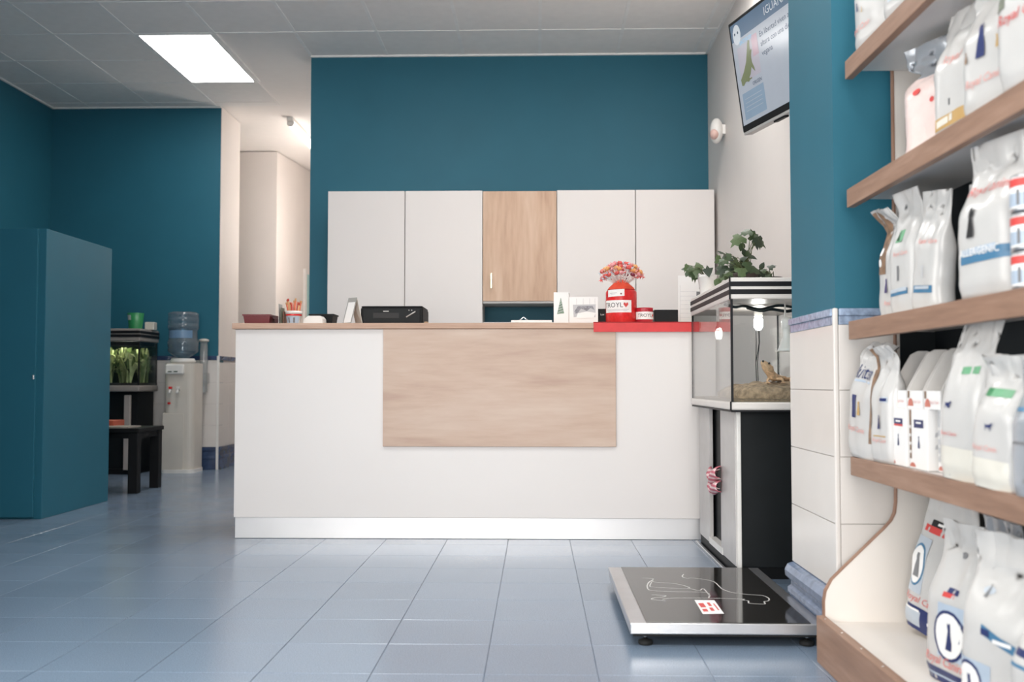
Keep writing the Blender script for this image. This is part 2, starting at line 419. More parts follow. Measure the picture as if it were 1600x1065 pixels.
# edge angles along the walls
for (x0, x1, y0, y1) in ((XL, -2.98, YL-.02, YL), (-1.8, XR, YB-.02, YB), (XL, XL+.02, -2.5, YL), (XR-.02, XR, 3.54, YB)):
    bx('edge_trim', CBAR, x0, x1, y0, y1, CEIL-.012, CEIL+.012, ce)
DIFF = mat('lit_diffuser', (255, 253, 250), .5, var=0, emit=LAMP)
def panel_light(x, y, lab):
    y = GY-G*round((GY-y)/G)
    r = empty('ceiling_light', (x+G/2, y+G, CEIL-.004), lab, 'light')
    bb = B()
    for (a, b_, c, d) in ((x+.014, x+G-.014, y+.014, y+.03), (x+.014, x+G-.014, y+2*G-.03, y+2*G-.014), (x+.014, x+.034, y+.03, y+2*G-.03), (x+G-.034, x+G-.014, y+.03, y+2*G-.03)):
        bb.box(a, b_, c, d, CEIL-.006, CEIL+.010)
    bb.to('frame', CBAR, r)
    bx('diffuser', DIFF, x+.034, x+G-.034, y+.03, y+2*G-.03, CEIL-.002, CEIL+.008, r)
panel_light(*lights[0], 'bright square-edged ceiling panel light near the passage')
for k, (x, y) in enumerate(lights[1:]): panel_light(x, y, 'ceiling panel light ' + ['over the passage end of the counter', 'over the terrarium end of the counter', 'before the counter on the left', 'over the scale', 'nearest the window'][k])
# passage batten
r = empty('batten_light', (-2.43, 10.2, CEIL-.03), 'slim fluorescent batten on the ceiling of the passage', 'light')
bx('housing', WPLAS, -2.46, -2.40, 9.66, 10.9, CEIL-.03, CEIL+.012, r, .004)
B().tube([(-2.43, 9.70, CEIL-.045), (-2.43, 10.86, CEIL-.045)], .036, 12).to('diffuser', mat('lit_batten', (255, 250, 244), .4, var=0, emit=2.6), r)
B().cyl((-2.43, 9.70, CEIL-.045), .037, .006, 12, axis='y').to('end_cap', WPLAS, r).location += Vector((0, -.006, 0))
r = empty('passage_fill_light', (-1.86, 10.6, 2.5), 'added unseen fill light inside the passage behind the teal wall', 'light')  # hidden fill light, added to brighten the passage
bx('housing', WPLAS, -1.83, -1.801, 10.2, 11.0, 2.45, 2.55, r, .004)
bx('diffuser', mat('passage_fill_glow', (255, 246, 238), .4, var=0, emit=62), -1.87, -1.8305, 10.22, 10.98, 2.46, 2.54, r, .01)
struct('wall_passage_left', WHITEW, -4.3, -4.2, YL+.15, 11.2, 0, CEIL)

# teal fitting block on the left
r = empty('partition_cabinet', (-3.4, 6.3, 0), 'tall teal painted box cabinet beside the aquarium corner', 'cabinet')
bx('body', TEAL, -4.25, -2.94, 5.88, 6.80, 0.0, 1.735, r, .003)
bx('front_panel', TEAL, -4.25, -2.985, 5.862, 5.879, .012, 1.733, r, .002)
bx('catch', STEEL, -3.0, -2.99, 5.855, 5.865, .83, .856, r, .002)

# ------------------------------------------------------------------ reception counter
CY = 5.18
r = empty('reception_counter', (-.36, CY, 0), 'long white reception counter with oak panel and oak worktop', 'counter')
bx('body', LAM, -1.577, .85, CY, CY+.62, .11, 1.089, r, .0015)
bx('worktop', WTOP, -1.588, .85, CY-.03, CY+.66, 1.090, 1.120, r, .002)
bx('plinth', PLINTH, -1.572, .85, CY+.012, CY+.6, .002, .108, r)
bx('wood_panel', OAKH, -.797, .411, CY-.02, CY-.001, .479, 1.0885, r, .0015)
B().box(.296, .84, CY-.0335, CY+.0, 1.1202, 1.1235).box(.296, .84, CY-.0335, CY-.0305, 1.072, 1.1225).to('edge_runner', RED, None, label='red paper runner taped over the counter edge under the candy jar', cat='runner')

# ------------------------------------------------------------------ cabinets on the back wall
YC = 7.45
def tall_cab(x0, x1, lab):
    r = empty('tall_cabinet', ((x0+x1)/2, YC+.2, 0), lab, 'cabinet', 'white tall cabinets behind the counter')
    bx('body', LAM, x0+.001, x1-.001, YC+.02, YB-.005, .0, 2.255, r)
    bx('door', LAM, x0+.002, x1-.002, YC, YC+.018, .08, 2.257, r, .0015)
tall_cab(-1.577, -.992, 'white tall cabinet at the passage end of the row'); tall_cab(-.990, -.404, 'white tall cabinet just before the oak door')
tall_cab(.156, .745, 'white tall cabinet just after the oak door, behind the candy jar'); tall_cab(.747, 1.338, 'white tall cabinet against the right-hand wall')
r = empty('wall_cupboard', (-.124, YC+.2, 1.42), 'oak fronted wall cupboard between the white tall cabinets', 'cabinet')
bx('body', LAM, -.401, .153, YC+.02, YB-.005, 1.42, 2.252, r)
d = bx('door', OAKV, -.401, .153, YC, YC+.018, 1.421, 2.252, r, .0015)
B().box(-.344, -.330, YC-.028, YC-.02, 1.515, 1.63, .002).box(-.344, -.330, YC-.022, YC, 1.52, 1.53).box(-.344, -.330, YC-.022, YC, 1.615, 1.625).to('handle', mat('brass_handle', (225, 212, 186), .25, metal=.6), d)
bx('base_board', GREYP, -.401, .153, YC+.004, YB-.005, 1.405, 1.4195, r)
r = empty('base_cabinet', (-.124, YC+.2, 0), 'low cabinet under the open niche below the oak cupboard', 'cabinet')
bx('body', LAM, -.401, .153, YC+.02, YB-.005, 0, 1.24, r); bx('door', LAM, -.400, .152, YC, YC+.018, .08, 1.22, r, .001); bx('top', LAM, -.401, .153, YC-.005, YB-.005, 1.2405, 1.262, r)

# ------------------------------------------------------------------ wall items
r = empty('motion_detector', (XR-.02, 7.13, 2.62), 'small oval white motion detector on the wall under the screen', 'detector')
def ell(c, rx, ry, rz, e=1):
    return lambda u, v: Vector((c[0]+rx*math.sin(PI*v)*math.cos(2*PI*u), c[1]+ry*math.sin(PI*v)*math.sin(2*PI*u), c[2]+rz*math.cos(PI*v)))
bb = B(); bb.grid(ell((XR-.062, 7.13, 2.62), .048, .055, .092), 24, 16); bb.to('housing', WPLAS, r)
bb = B(); bb.box(XR-.03, XR-.001, 7.10, 7.16, 2.59, 2.66, .004); bb.to('bracket', WPLAS, r)
bb = B(); bb.grid(ell((XR-.080, 7.105, 2.59), .034, .036, .040), 16, 12); bb.to('lens', mat('pinkish_lens', (214, 178, 168), .3), r)

# television on an arm
tv = empty('television', (1.086, 5.2, 2.117), 'flat television tilted out from the wall above the terrarium', 'television')
tdir = Vector((.25, -.93, 0)).normalized(); TW, TH = .965, .575
tup = Vector((-.047/.575, -.012, .57)); tup = (tup - tdir*tup.dot(tdir)).normalized(); tn = tdir.cross(tup).normalized()
if tn.y > 0 and tn.x > 0: tn = -tn
M = Matrix((tdir, -tn, tup)).transposed()
tv.rotation_euler = M.to_euler()
# local: x along width (towards the viewer), -y out of the screen, z up
bx('casing', BLACK, 0, TW, 0, .035, 0, TH, tv, .006, world=False)
bx('lower_edge', GREYP, .004, TW-.004, .002, .05, -.014, .0005, tv, .003, world=False)
bx('back_cover', BLACK, .1, TW-.1, .035, .075, .06, TH-.12, tv, .01, world=False)
SW, SH, SX, SZ = TW-.044, TH-.052, .022, .032
def smat(n, rgb, e=.30): return mat('screen_'+n, rgb, .14, var=.02, emit=e*.75, spec=.5)
scr = bx('screen', smat('pale', (158, 164, 174)), SX, SX+SW, -.002, .001, SZ, SZ+SH, tv, world=False)
pic = B()
def S2(s, t, k=0): return Vector((SX+SW*s, -.0025-.0004*k, SZ+SH*(1-t)))
def spoly(pts, m, k=0): pic.face([pic.bm.verts.new(S2(s, t, k)) for s, t in pts], m)
def srect(s0, s1, t0, t1, m, k=0): spoly([(s0, t1), (s1, t1), (s1, t0), (s0, t0)], m, k)
def stext(tx, s, t, h, m, k=2):
    put_text(pic, tx, lambda x, y: S2(s+x*h*SH/SW, t-y*h, k), m)
srect(0, 1, 0, .17, smat('header', (84, 104, 126)))
srect(.045, .275, .25, .60, smat('photo_back', (164, 160, 170)))
srect(.215, .28, .22, .42, smat('photo_pink', (172, 148, 158)), 1)
srect(.035, .28, .70, .96, smat('blue', (128, 146, 164)))
owl = [(.02+.045*(1+math.cos(a)), .12+.10*math.sin(a)) for a in [2*PI*k/14 for k in range(14)]]
spoly(owl[::-1], smat('white', (186, 192, 198)), 1)
for c in (.045, .08): spoly([(c+.008*math.cos(a), .105+.014*math.sin(a)) for a in [-2*PI*k/8 for k in range(8)]], smat('dark', (70, 84, 100), .2), 2)
liz = [(.05, .62), (.045, .56), (.09, .50), (.13, .42), (.15, .34), (.165, .27), (.18, .235), (.195, .25), (.19, .29), (.185, .35), (.20, .33), (.205, .35), (.19, .40), (.19, .45), (.21, .52), (.215, .56), (.195, .53), (.18, .50), (.16, .56), (.14, .585), (.16, .60), (.13, .62), (.10, .60), (.07, .63)]
for k in range(1, len(liz)-1): pass
def tri_poly(pts, m, k):
    vs = [pic.bm.verts.new(S2(s, t, k)) for s, t in pts]; f = pic.face(vs, m)
    if f: bmesh.ops.triangulate(pic.bm, faces=[f])
tri_poly(liz[::-1], smat('lizard', (112, 118, 88)), 2)
srect(.05, .17, .592, .606, smat('branch', (120, 116, 96)), 1)
stext('EXÓTICOS', .155, .235, .05, smat('cyan', (120, 180, 214)))
stext('IGUANA', .50, .125, .11, smat('white', (186, 192, 198)))
for tx, t in (('En libertad viven a gran', .285), ('altura con una dieta', .375), ('vegana', .465)): 
    vs, fs = text_mesh(tx); x0 = min(v[0] for v in vs)
    stext(tx, .31 - x0*.075*SH/SW, t, .075, smat('dark', (70, 84, 100), .2))
stext('ORIGEN', .22, .675, .05, smat('dark', (70, 84, 100), .2))
for k in range(4): srect(.06, .25, .76+.04*k, .765+.04*k, smat('pale', (158, 164, 174)), 1)
pic.to('screen_picture', None, scr, world=False, recalc=False)
arm = B(); arm.box(.3, .62, .075, .095, .2, .4, .003); arm.tube([(.46, .09, .3), (.52, .16, .3), (.60, .205, .3)], .018, 8)
arm.to('wall_arm', BLACK, tv, world=False)
for x in (.30, .46): bx('speaker_slot', BLACK, x, x+.11, .012, .034, -.022, -.0145, tv, world=False)

# ------------------------------------------------------------------ terrarium and its stand
TX0, TX1, TY0, TY1 = .795, 1.235, 4.08, 5.10
st = empty('terrarium_stand', (1.03, 4.6, 0), 'black and pale grey stand with an open door under the terrarium', 'stand')
SX0, SX1, SY0, SY1 = .825, 1.225, 4.16, 5.08
bx('body', BLACKM, SX0+.03, SX1, SY0+.004, SY1, .06, .69, st)
bx('end_panel', BLACKM, SX0+.016, SX1, SY0, SY0+.006, .05, .69, st, .001)
GPAN = mat('pale_grey_melamine', (188, 184, 182), .35)
bx('corner_post', mat('pale_aluminium_post', (226, 223, 219), .35), SX0+.004, SX0+.022, SY0-.006, SY0+.014, .012, .692, st, .004)
dd = bx('door', GPAN, SX0, SX0+.018, SY0+.014, 4.50, .05, .688, st, .002)
B().lathe([(.006, 0), (.006, .015), (.012, .022), (.010, .032)], (SX0, 4.47, .37), 12, axis='x').to('knob', WPLAS, dd).scale = (1, 1, 1)
bx('side_panel', GPAN, SX0, SX0+.018, 4.79, SY1, .05, .688, st, .002)
bx('inner_shelf', WPLAS, SX0-.002, SX0+.05, 4.46, 4.80, .048, .078, st)
bx('plinth', BLACK, SX0+.004, SX1, SY0+.01, SY1, 0, .048, st)
bx('floor_rail', STEEL, SX0-.02, SX0-.006, 4.12, SY1+.02, 0, .012, st, .002)
# towel
def towel(u, v):
    a = u*2*PI*1.6; rr = .022+.012*u
    return Vector((SX0-.028+.022*math.cos(a)*(1-.3*v)-.01*v, 4.62-.16*v+.012*math.sin(9*v+4*u), .355+.045*math.sin(a)*.9-.045*u+.035*v+.006*math.sin(14*v)))
m, nt, p, N, L = new_mat('pink_white_striped_terry')
tc = N.new('ShaderNodeTexCoord'); wv = N.new('ShaderNodeTexWave'); wv.inputs['Scale'].default_value = 15; wv.bands_direction = 'Z'; wv.inputs['Distortion'].default_value = 2
L.new(tc.outputs['Object'], wv.inputs[0]); rr = N.new('ShaderNodeValToRGB'); rr.color_ramp.elements[0].color = lin((228, 200, 200)); rr.color_ramp.elements[1].color = lin((200, 112, 126)); rr.color_ramp.elements[0].position = .4; rr.color_ramp.elements[1].position = .55
L.new(wv.outputs['Fac'], rr.inputs[0]); L.new(rr.outputs[0], p.inputs['Base Color']); p.inputs['Roughness'].default_value = .9
TERRY = m
bb = B()
for dz, sc_ in ((0.030, 1.0), (-.022, .85)):
    bb.grid(lambda u, v: Vector((SX0-.004-.040*sc_*math.sin(PI*v)*(.75+.25*math.sin(5*u)), 4.47+.25*u-.02*math.sin(PI*v), .358+dz+.026*math.cos(PI*v)*sc_+.022*math.cos(1.5*PI*u)*(1 if dz > 0 else .6))), 16, 12)
    bb.grid(lambda u, v: Vector((SX0-.006-.024*sc_*math.sin(PI*v), 4.49+.2*u, .354+dz+.016*math.cos(PI*v)*sc_+.020*math.cos(1.5*PI*u))), 12, 10)
tw = bb.to('towel', TERRY, None, label='pink and white striped towel stuffed in the open stand door', cat='towel')
tw.modifiers.new('t', 'SOLIDIFY').thickness = .004

te = empty('terrarium', (1.015, 4.6, .69), 'glass terrarium with pale and dark striped hood, end towards the viewer', 'terrarium')
def frame_ring(z0, z1, grow, m, name, bev=.004):
    x0, x1, y0, y1 = TX0-grow, TX1+grow, TY0-grow, TY1+grow
    return bx(name, m, x0, x1, y0, y1, z0, z1, te, bev)
TRIM = mat('pale_tank_trim', (219, 213, 208), .35, var=.02)
TRIMD = mat('dark_tank_trim', (26, 26, 29), .45, spec=.2)
frame_ring(.690, .697, .002, TRIMD, 'base_edge', .001); frame_ring(.6975, .731, .006, TRIM, 'base_frame', .008)
hd = frame_ring(1.151, 1.240, .004, TRIM, 'hood', .006)
for z0, z1 in ((1.203, 1.223), (1.171, 1.191)):
    x0, x1, y0, y1 = TX0-.006, TX1+.006, TY0-.006, TY1+.006
    bx('dark_band', TRIMD, x0, x1, y0, y1, z0, z1, hd, .001)
bx('corner_seam', TRIMD, TX0-.0075, TX0-.001, TY0-.0075, TY0-.001, 1.149, 1.241, te, .001)
bx('corner_seam', TRIMD, TX0-.0075, TX0-.001, TY0-.0075, TY0-.001, .696, .733, te, .001)
g = .006
for a in ((TX0, TX0+g, TY0+g, TY1-g), (TX1-g, TX1, TY0+g, TY1-g), (TX0, TX1, TY0, TY0+g), (TX0, TX1, TY1-g, TY1)):
    bx('glass_pane', GLASS, *a, .7315, 1.1505, te)
for x, y in ((TX0-.001, TY0-.001), (TX1-.008, TY0-.001), (TX0-.001, TY1-.008), (TX1-.008, TY1-.008)):
    bx('silicone_edge', TRIMD, x, x+.009, y, y+.009, .7315, 1.1505, te)
SAND = mat('brown_terrarium_sand', (128, 112, 92), .9, var=.3, scale=90, bump=.5, bscale=120)
bb = B(); bb.box(TX0+.008, TX1-.008, TY0+.008, TY1-.008, .732, .742); bb.to('sand', SAND, None, label='brown sand bed inside the glass terrarium', cat='sand', kind='stuff')
ROCK = mat('mottled_brown_rock', (158, 138, 114), .9, var=.42, scale=45, bump=1, bscale=70)
def rockf(cx, cy, rx, ry, z0, h, seed, pw=3):
    def f(u, v):
        a = 2*PI*u; s_ = math.sin(PI/2*v); c_ = math.cos(PI/2*v)
        x = cx + rx*s_*math.copysign(abs(math.cos(a))**.7, math.cos(a)); y = cy + ry*s_*math.copysign(abs(math.sin(a))**.7, math.sin(a))
        z = z0 + h*(c_**.38)
        n = noise.noise(Vector((x*14+seed, y*14, z*14)))*.022 + noise.noise(Vector((x*45+seed, y*45, z*45)))*.008
        return Vector((x+n*.5*s_, y+n*.5*s_, max(z0, z+n*c_**.5)))
    return f
bb = B(); bb.grid(rockf(1.035, 4.36, .185, .20, .7425, .066, 3), 40, 18); bmesh.ops.remove_doubles(bb.bm, verts=bb.bm.verts, dist=.0004)
bb.to('basking_rock', ROCK, None, label='wide mottled brown rock the lizard lies on', cat='rock')
bb = B(); bb.grid(rockf(.98, 4.82, .10, .12, .7425, .05, 9), 28, 12); bmesh.ops.remove_doubles(bb.bm, verts=bb.bm.verts, dist=.0004)
bb.to('rock', ROCK, None, label='smaller brown rock behind the basking rock', cat='rock')
# lamp holders and cables
r = empty('heat_lamp', (1.075, 4.30, 1.15), 'white bell-shaped heat lamp hanging from the terrarium hood', 'lamp')
B().tube([(1.070, 4.3, 1.1505), (1.070, 4.3, 1.09)], .0035, 8).to('cord', WPLAS, r)
B().lathe([(.006, 1.094), (.018, 1.090), (.022, 1.078), (.022, 1.045), (.020, 1.043), (.017, 1.038), (.017, 1.008), (.022, .992), (.036, .957), (.042, .944), (.040, .944), (.034, .957), (.02, .985)], (1.076, 4.30, 0), 24, cap=False).to('shade', mat('white_enamel', (248, 247, 244), .3), r)
B().lathe([(.012, 1.0), (.022, .975), (.03, .955), (.024, .948), (.002, .946)], (1.076, 4.30, 0), 20).to('bulb', IVORY, r)
r = empty('terrarium_bulb', (1.02, 4.6, 1.15), 'lit bulb hanging under the hood behind the heat lamp', 'lamp')
B().cyl((1.022, 4.6, 1.115), .020, .035, 16).to('socket', WPLAS, r)
B().lathe([(.012, 1.115), (.020, 1.10), (.021, 1.07), (.012, 1.053), (.003, 1.05)], (1.022, 4.6, 0), 18).to('bulb', mat('lit_bulb', (255, 252, 245), .3, var=0, emit=45), r)
for k, (xa, xb, yy) in enumerate(((1.012, 1.016, 4.62), (1.036, 1.032, 4.66), (1.065, 1.055, 4.8))):
    B().tube([(xa, yy, 1.15), (xa+.004, yy, 1.0), (xb-.003, yy, .9), (xb, yy, .80), (xb+.02, yy+.02, .745)], .0018, 6).to('sensor_cable', BLACK, None,
        label=['thin black cable hanging below the lit bulb', 'thin black cable beside the lit bulb towards the heat lamp', 'thin black cable farthest back in the terrarium'][k], cat='cable')
b = B()
def sm3(p, n=5):
    out = []
    for i in range(len(p)-1):
        p0, p1, p2, p3 = [Vector(p[max(0, min(len(p)-1, k))]) for k in (i-1, i, i+1, i+2)]
        for q in range(n):
            t = q/n; out.append(.5*((2*p1)+(p2-p0)*t+(2*p0-5*p1+4*p2-p3)*t*t+(3*p1-p0-3*p2+p3)*t**3))
    return out+[Vector(p[-1])]
b.tube(sm3([(.81, 4.3, 1.147), (.86, 4.32, 1.136), (.92, 4.4, 1.146), (.99, 4.42, 1.134), (1.06, 4.36, 1.146), (1.15, 4.4, 1.138), (1.2, 4.45, 1.147)]), .006, 8)
b.tube(sm3([(.95, 4.5, 1.147), (1.0, 4.46, 1.130), (1.06, 4.5, 1.140), (1.12, 4.46, 1.128), (1.18, 4.5, 1.146)]), .007, 8)
b.to('cable_loop', BLACK, te)

# bearded dragon
def skin_body(name, pts, edges, m, parent, sub=2, root=0):
    me = bpy.data.meshes.new(name); me.from_pydata([p[:3] for p in pts], edges, []); o = bpy.data.objects.new(name, me); COL.objects.link(o)
    md = o.modifiers.new('s', 'SKIN'); md.use_smooth_shade = True
    for i, p in enumerate(pts): me.skin_vertices[0].data[i].radius = (p[3], p[4]); 
    me.skin_vertices[0].data[root].use_root = True
    sb = o.modifiers.new('d', 'SUBSURF'); sb.levels = sub; sb.render_levels = sub
    dg = bpy.context.evaluated_depsgraph_get(); m2 = bpy.data.meshes.new_from_object(o.evaluated_get(dg)); bpy.data.objects.remove(o)
    for p in m2.polygons: p.use_smooth = True
    m2.materials.clear(); m2.materials.append(m); q = bpy.data.objects.new(name, m2); COL.objects.link(q); q.parent = parent
    if parent is not None: q.location = -worg(parent)
    return q
LIZ = mat('sandy_orange_scales', (226, 190, 152), .6, var=.25, scale=70, bump=.7, bscale=190)
dr = empty('bearded_dragon', (1.0, 4.33, .806), 'sandy bearded dragon with raised head resting on the rock', 'lizard')
P = [(1.022, 4.325, .832, .019, .017), (1.050, 4.360, .829, .024, .016), (1.082, 4.400, .826, .017, .013), (1.112, 4.445, .818, .009, .009), (1.150, 4.52, .808, .004, .004),
     (1.006, 4.306, .850, .017, .016),    # neck
     (.992, 4.290, .870, .028, .022),     # jaw
     (.976, 4.278, .889, .019, .015),     # brow
     (.959, 4.268, .902, .009, .008),     # snout
     (1.005, 4.308, .828, .008, .008), (.990, 4.292, .822, .0065, .0065), (.986, 4.278, .810, .005, .005),
     (1.036, 4.312, .828, .008, .008), (1.054, 4.296, .826, .0065, .0065), (1.053, 4.282, .810, .005, .005),
     (1.092, 4.385, .824, .009, .009), (1.104, 4.345, .828, .0075, .0075), (1.096, 4.322, .810, .005, .005),
     (1.062, 4.420, .824, .009, .009), (1.044, 4.412, .822, .007, .007), (1.034, 4.392, .811, .005, .005)]
E_ = [(0, 1), (1, 2), (2, 3), (3, 4), (0, 5), (5, 6), (6, 7), (7, 8), (0, 9), (9, 10), (10, 11), (0, 12), (12, 13), (13, 14), (2, 15), (15, 16), (16, 17), (2, 18), (18, 19), (19, 20)]
skin_body('body', P, E_, LIZ, dr)
for (x, y, z) in ((.964, 4.258, .901), (.992, 4.264, .892)):
    B().lathe([(.0008, -.0050), (.0036, -.0032), (.0048, 0), (.0036, .0032), (.0008, .0050)], (x, y, z), 12).to('eye', INK, dr)
b = B()
def spike(a, d, r_, l):
    d = Vector(d).normalized(); u = d.orthogonal().normalized(); w_ = d.cross(u); a = Vector(a)
    ring = [b.bm.verts.new(a + u*r_*math.cos(2*PI*k/5) + w_*r_*math.sin(2*PI*k/5)) for k in range(5)]; t_ = b.bm.verts.new(a+d*l)
    for k in range(5): b.face([ring[k], ring[(k+1) % 5], t_])
for k in range(11):   # beard under the jaw
    t = k/10; spike((.972+.040*t, 4.276+.010*t-.006*math.sin(PI*t), .872-.022*t-.004*math.sin(PI*t)), (-.5+.6*t, -.5, -.8), .0026, .010)
for k in range(7): t = k/6; spike((1.004+.008*t, 4.272+.03*t, .878-.012*t), (.8, -.3, .5), .0026, .008)
for k in range(12): t = k/11; spike((1.028+.06*t, 4.318+.055*t, .836-.006*t), (.4, -1, .1), .0024, .008)
b.to('spikes', LIZ, dr)
b = B()
for (x, y, z) in ((.986, 4.278, .811), (1.053, 4.282, .811), (1.096, 4.322, .811), (1.034, 4.392, .811)):
    for k in range(5):
        a = -PI/2 + (k-2)*.45; b.tube([(x, y, z), (x+.009*math.cos(a), y+.009*math.sin(a), z-.001), (x+.016*math.cos(a), y+.016*math.sin(a), z-.004)], [.0022, .0018, .0007], 5)
b.to('toes', LIZ, dr)

# ------------------------------------------------------------------ plants on the hood
def leafm(name, rgb): return mat(name, rgb, .45, var=.25, scale=30)
LEAF = [leafm('dark_leaf', (36, 52, 32)), leafm('mid_leaf', (54, 72, 42)), leafm('light_leaf', (80, 98, 62))]
def leaf_mesh(kind):
    pts = {0: [(0, 0), (.18, .34), (.52, .30), (.38, .62), (.30, .78), (0, 1.15), (-.30, .78), (-.38, .62), (-.52, .30), (-.18, .34)],
           1: [(0, 0), (.30, .12), (.46, .42), (.34, .74), (0, 1.08), (-.34, .74), (-.46, .42), (-.30, .12)],
           2: [(0, 0), (.40, -.06), (.62, .22), (.34, .42), (.36, .74), (.12, .80), (0, 1.1), (-.12, .80), (-.36, .74), (-.34, .42), (-.62, .22), (-.40, -.06)]}[kind]
    def z(x, y): return -.55*x*x - .28*y*y + .10*abs(x)
    me = bpy.data.meshes.new('leaf'); vs = [(0, .45, z(0, .45)+.05)] + [(x, y, z(x, y)) for x, y in pts]; n = len(pts)
    me.from_pydata(vs, [], [(0, 1+k, 1+(k+1) % n) for k in range(n)]); 
    for p in me.polygons: p.use_smooth = True
    return me
LM = [[leaf_mesh(k) for k in range(3)] for _ in LEAF]
for i, row in enumerate(LM):
    for me in row: me.materials.append(LEAF[i])
def plant(name, lab, base, potr, poth, potm, leaves, seed):
    rr = random.Random(seed); r = empty(name, base, lab, 'plant')
    bb = B(); bb.lathe([(potr*.72, 0), (potr, poth*.85), (potr*1.08, poth*.86), (potr*1.08, poth), (potr*.95, poth), (potr*.92, poth*.9)], (0, 0, 0), 24, cap=False); bb.cyl((0, 0, 0.001), potr*.72, .004, 24); bb.to('pot', potm, r, world=False)
    B().cyl((0, 0, poth*.86), potr*.92, .006, 20).to('soil', mat('dark_soil', (52, 42, 34), .95, bump=.8), r, world=False)
    stems = B()
    for (x, z, s, ang) in leaves:
        y = base[1] + rr.uniform(-.11, .11); s = s*1.28
        tip = Vector((x-base[0], y-base[1], z-base[2]))
        o = bpy.data.objects.new('leaf', LM[rr.choice([0, 0, 1, 1, 2])][rr.choice([0, 2, 2, 1])]); COL.objects.link(o); o.parent = r
        # stalk end near the leaf base, blade droops outward
        ax = Vector((math.cos(ang), rr.uniform(-.7, .2), math.sin(ang)))
        ax.normalize(); up = (Vector((rr.uniform(-.4, .4), -.75, .9)) ); up = (up - ax*up.dot(ax)).normalized(); sx = ax.cross(up)
        Mx = Matrix((sx, ax, up)).transposed().to_4x4(); o.rotation_euler = Mx.to_euler(); o.scale = (s, s, s)
        o.location = tip - ax*s*.5
        e = tip - ax*s*.5; st_ = Vector((rr.uniform(-.3, .3)*potr, rr.uniform(-.3, .3)*potr, poth*.88))
        mid = st_.lerp(e, .55) + Vector((0, 0, .02)); stems.tube([st_, mid, e, tip-ax*s*.1], [.0022, .0018, .0012, .0006], 5)
    stems.to('stems', mat('green_stem', (84, 92, 56), .6), r, world=False)
    return r
LV = [(0.918, 1.463, 18), (0.948, 1.493, 14), (1.008, 1.498, 12), (1.037, 1.462, 18), (1.013, 1.444, 14), (0.972, 1.451, 10), (0.858, 1.415, 12), (0.879, 1.391, 14), (0.903, 1.4, 10), (0.932, 1.376, 16), (0.962, 1.406, 12), (0.992, 1.396, 12), (0.971, 1.37, 14), (0.763, 1.385, 12), (0.807, 1.385, 13), (0.774, 1.346, 16), (0.742, 1.367, 8), (0.837, 1.361, 14), (0.858, 1.334, 14), (0.887, 1.325, 14), (0.917, 1.328, 16), (0.953, 1.34, 14), (0.872, 1.304, 13), (0.932, 1.307, 14), (0.976, 1.31, 12), (1.006, 1.327, 14), (1.039, 1.348, 9), (1.05, 1.315, 14), (1.089, 1.348, 10), (1.104, 1.315, 14), (1.074, 1.3, 12)]
A = [-2.5, -2.9, 1.9, -.5, -1.2, -1.8, 2.7, -2.5, 2.0, -2.2, 1.7, -.2, -1.1, 2.9, -.3, -1.8, 3.3, -1.5, -2.0, -1.3, -1.9, -.8, -2.6, -1.5, -1.0, -.4, 1.3, -.7, .5, -.6, -2.4]
lv = [(x, z, s*.003, a) for (x, z, s), a in zip(LV, A)]
lr = random.Random(8)
for (x, z, s_, a) in list(lv):
    if z < 1.42: lv.append((x+lr.uniform(-.03, .03), z-lr.uniform(.0, .035), s_*.85, a+lr.uniform(-1.2, 1.2)))
plant('ivy_plant', 'trailing green plant in the white pot at the counter side of the hood', (.845, 4.93, 1.2405), .045, .10, mat('white_ceramic', (232, 228, 224), .3), [l for l in lv if l[0] < .84], 2)
plant('leafy_plant', 'bushy green plant with lobed leaves rising highest above the striped hood', (.97, 4.62, 1.2405), .055, .075, mat('dark_clay', (70, 60, 54), .7), [l for l in lv if .84 <= l[0] < 1.02] + [lv[3], lv[4]], 3)
plant('leafy_plant', 'low green plant on the hood nearest the right wall', (1.10, 4.66, 1.2405), .045, .06, MATS['dark_clay'], [l for l in lv if l[0] >= 1.02 and l[1] < 1.4], 4)

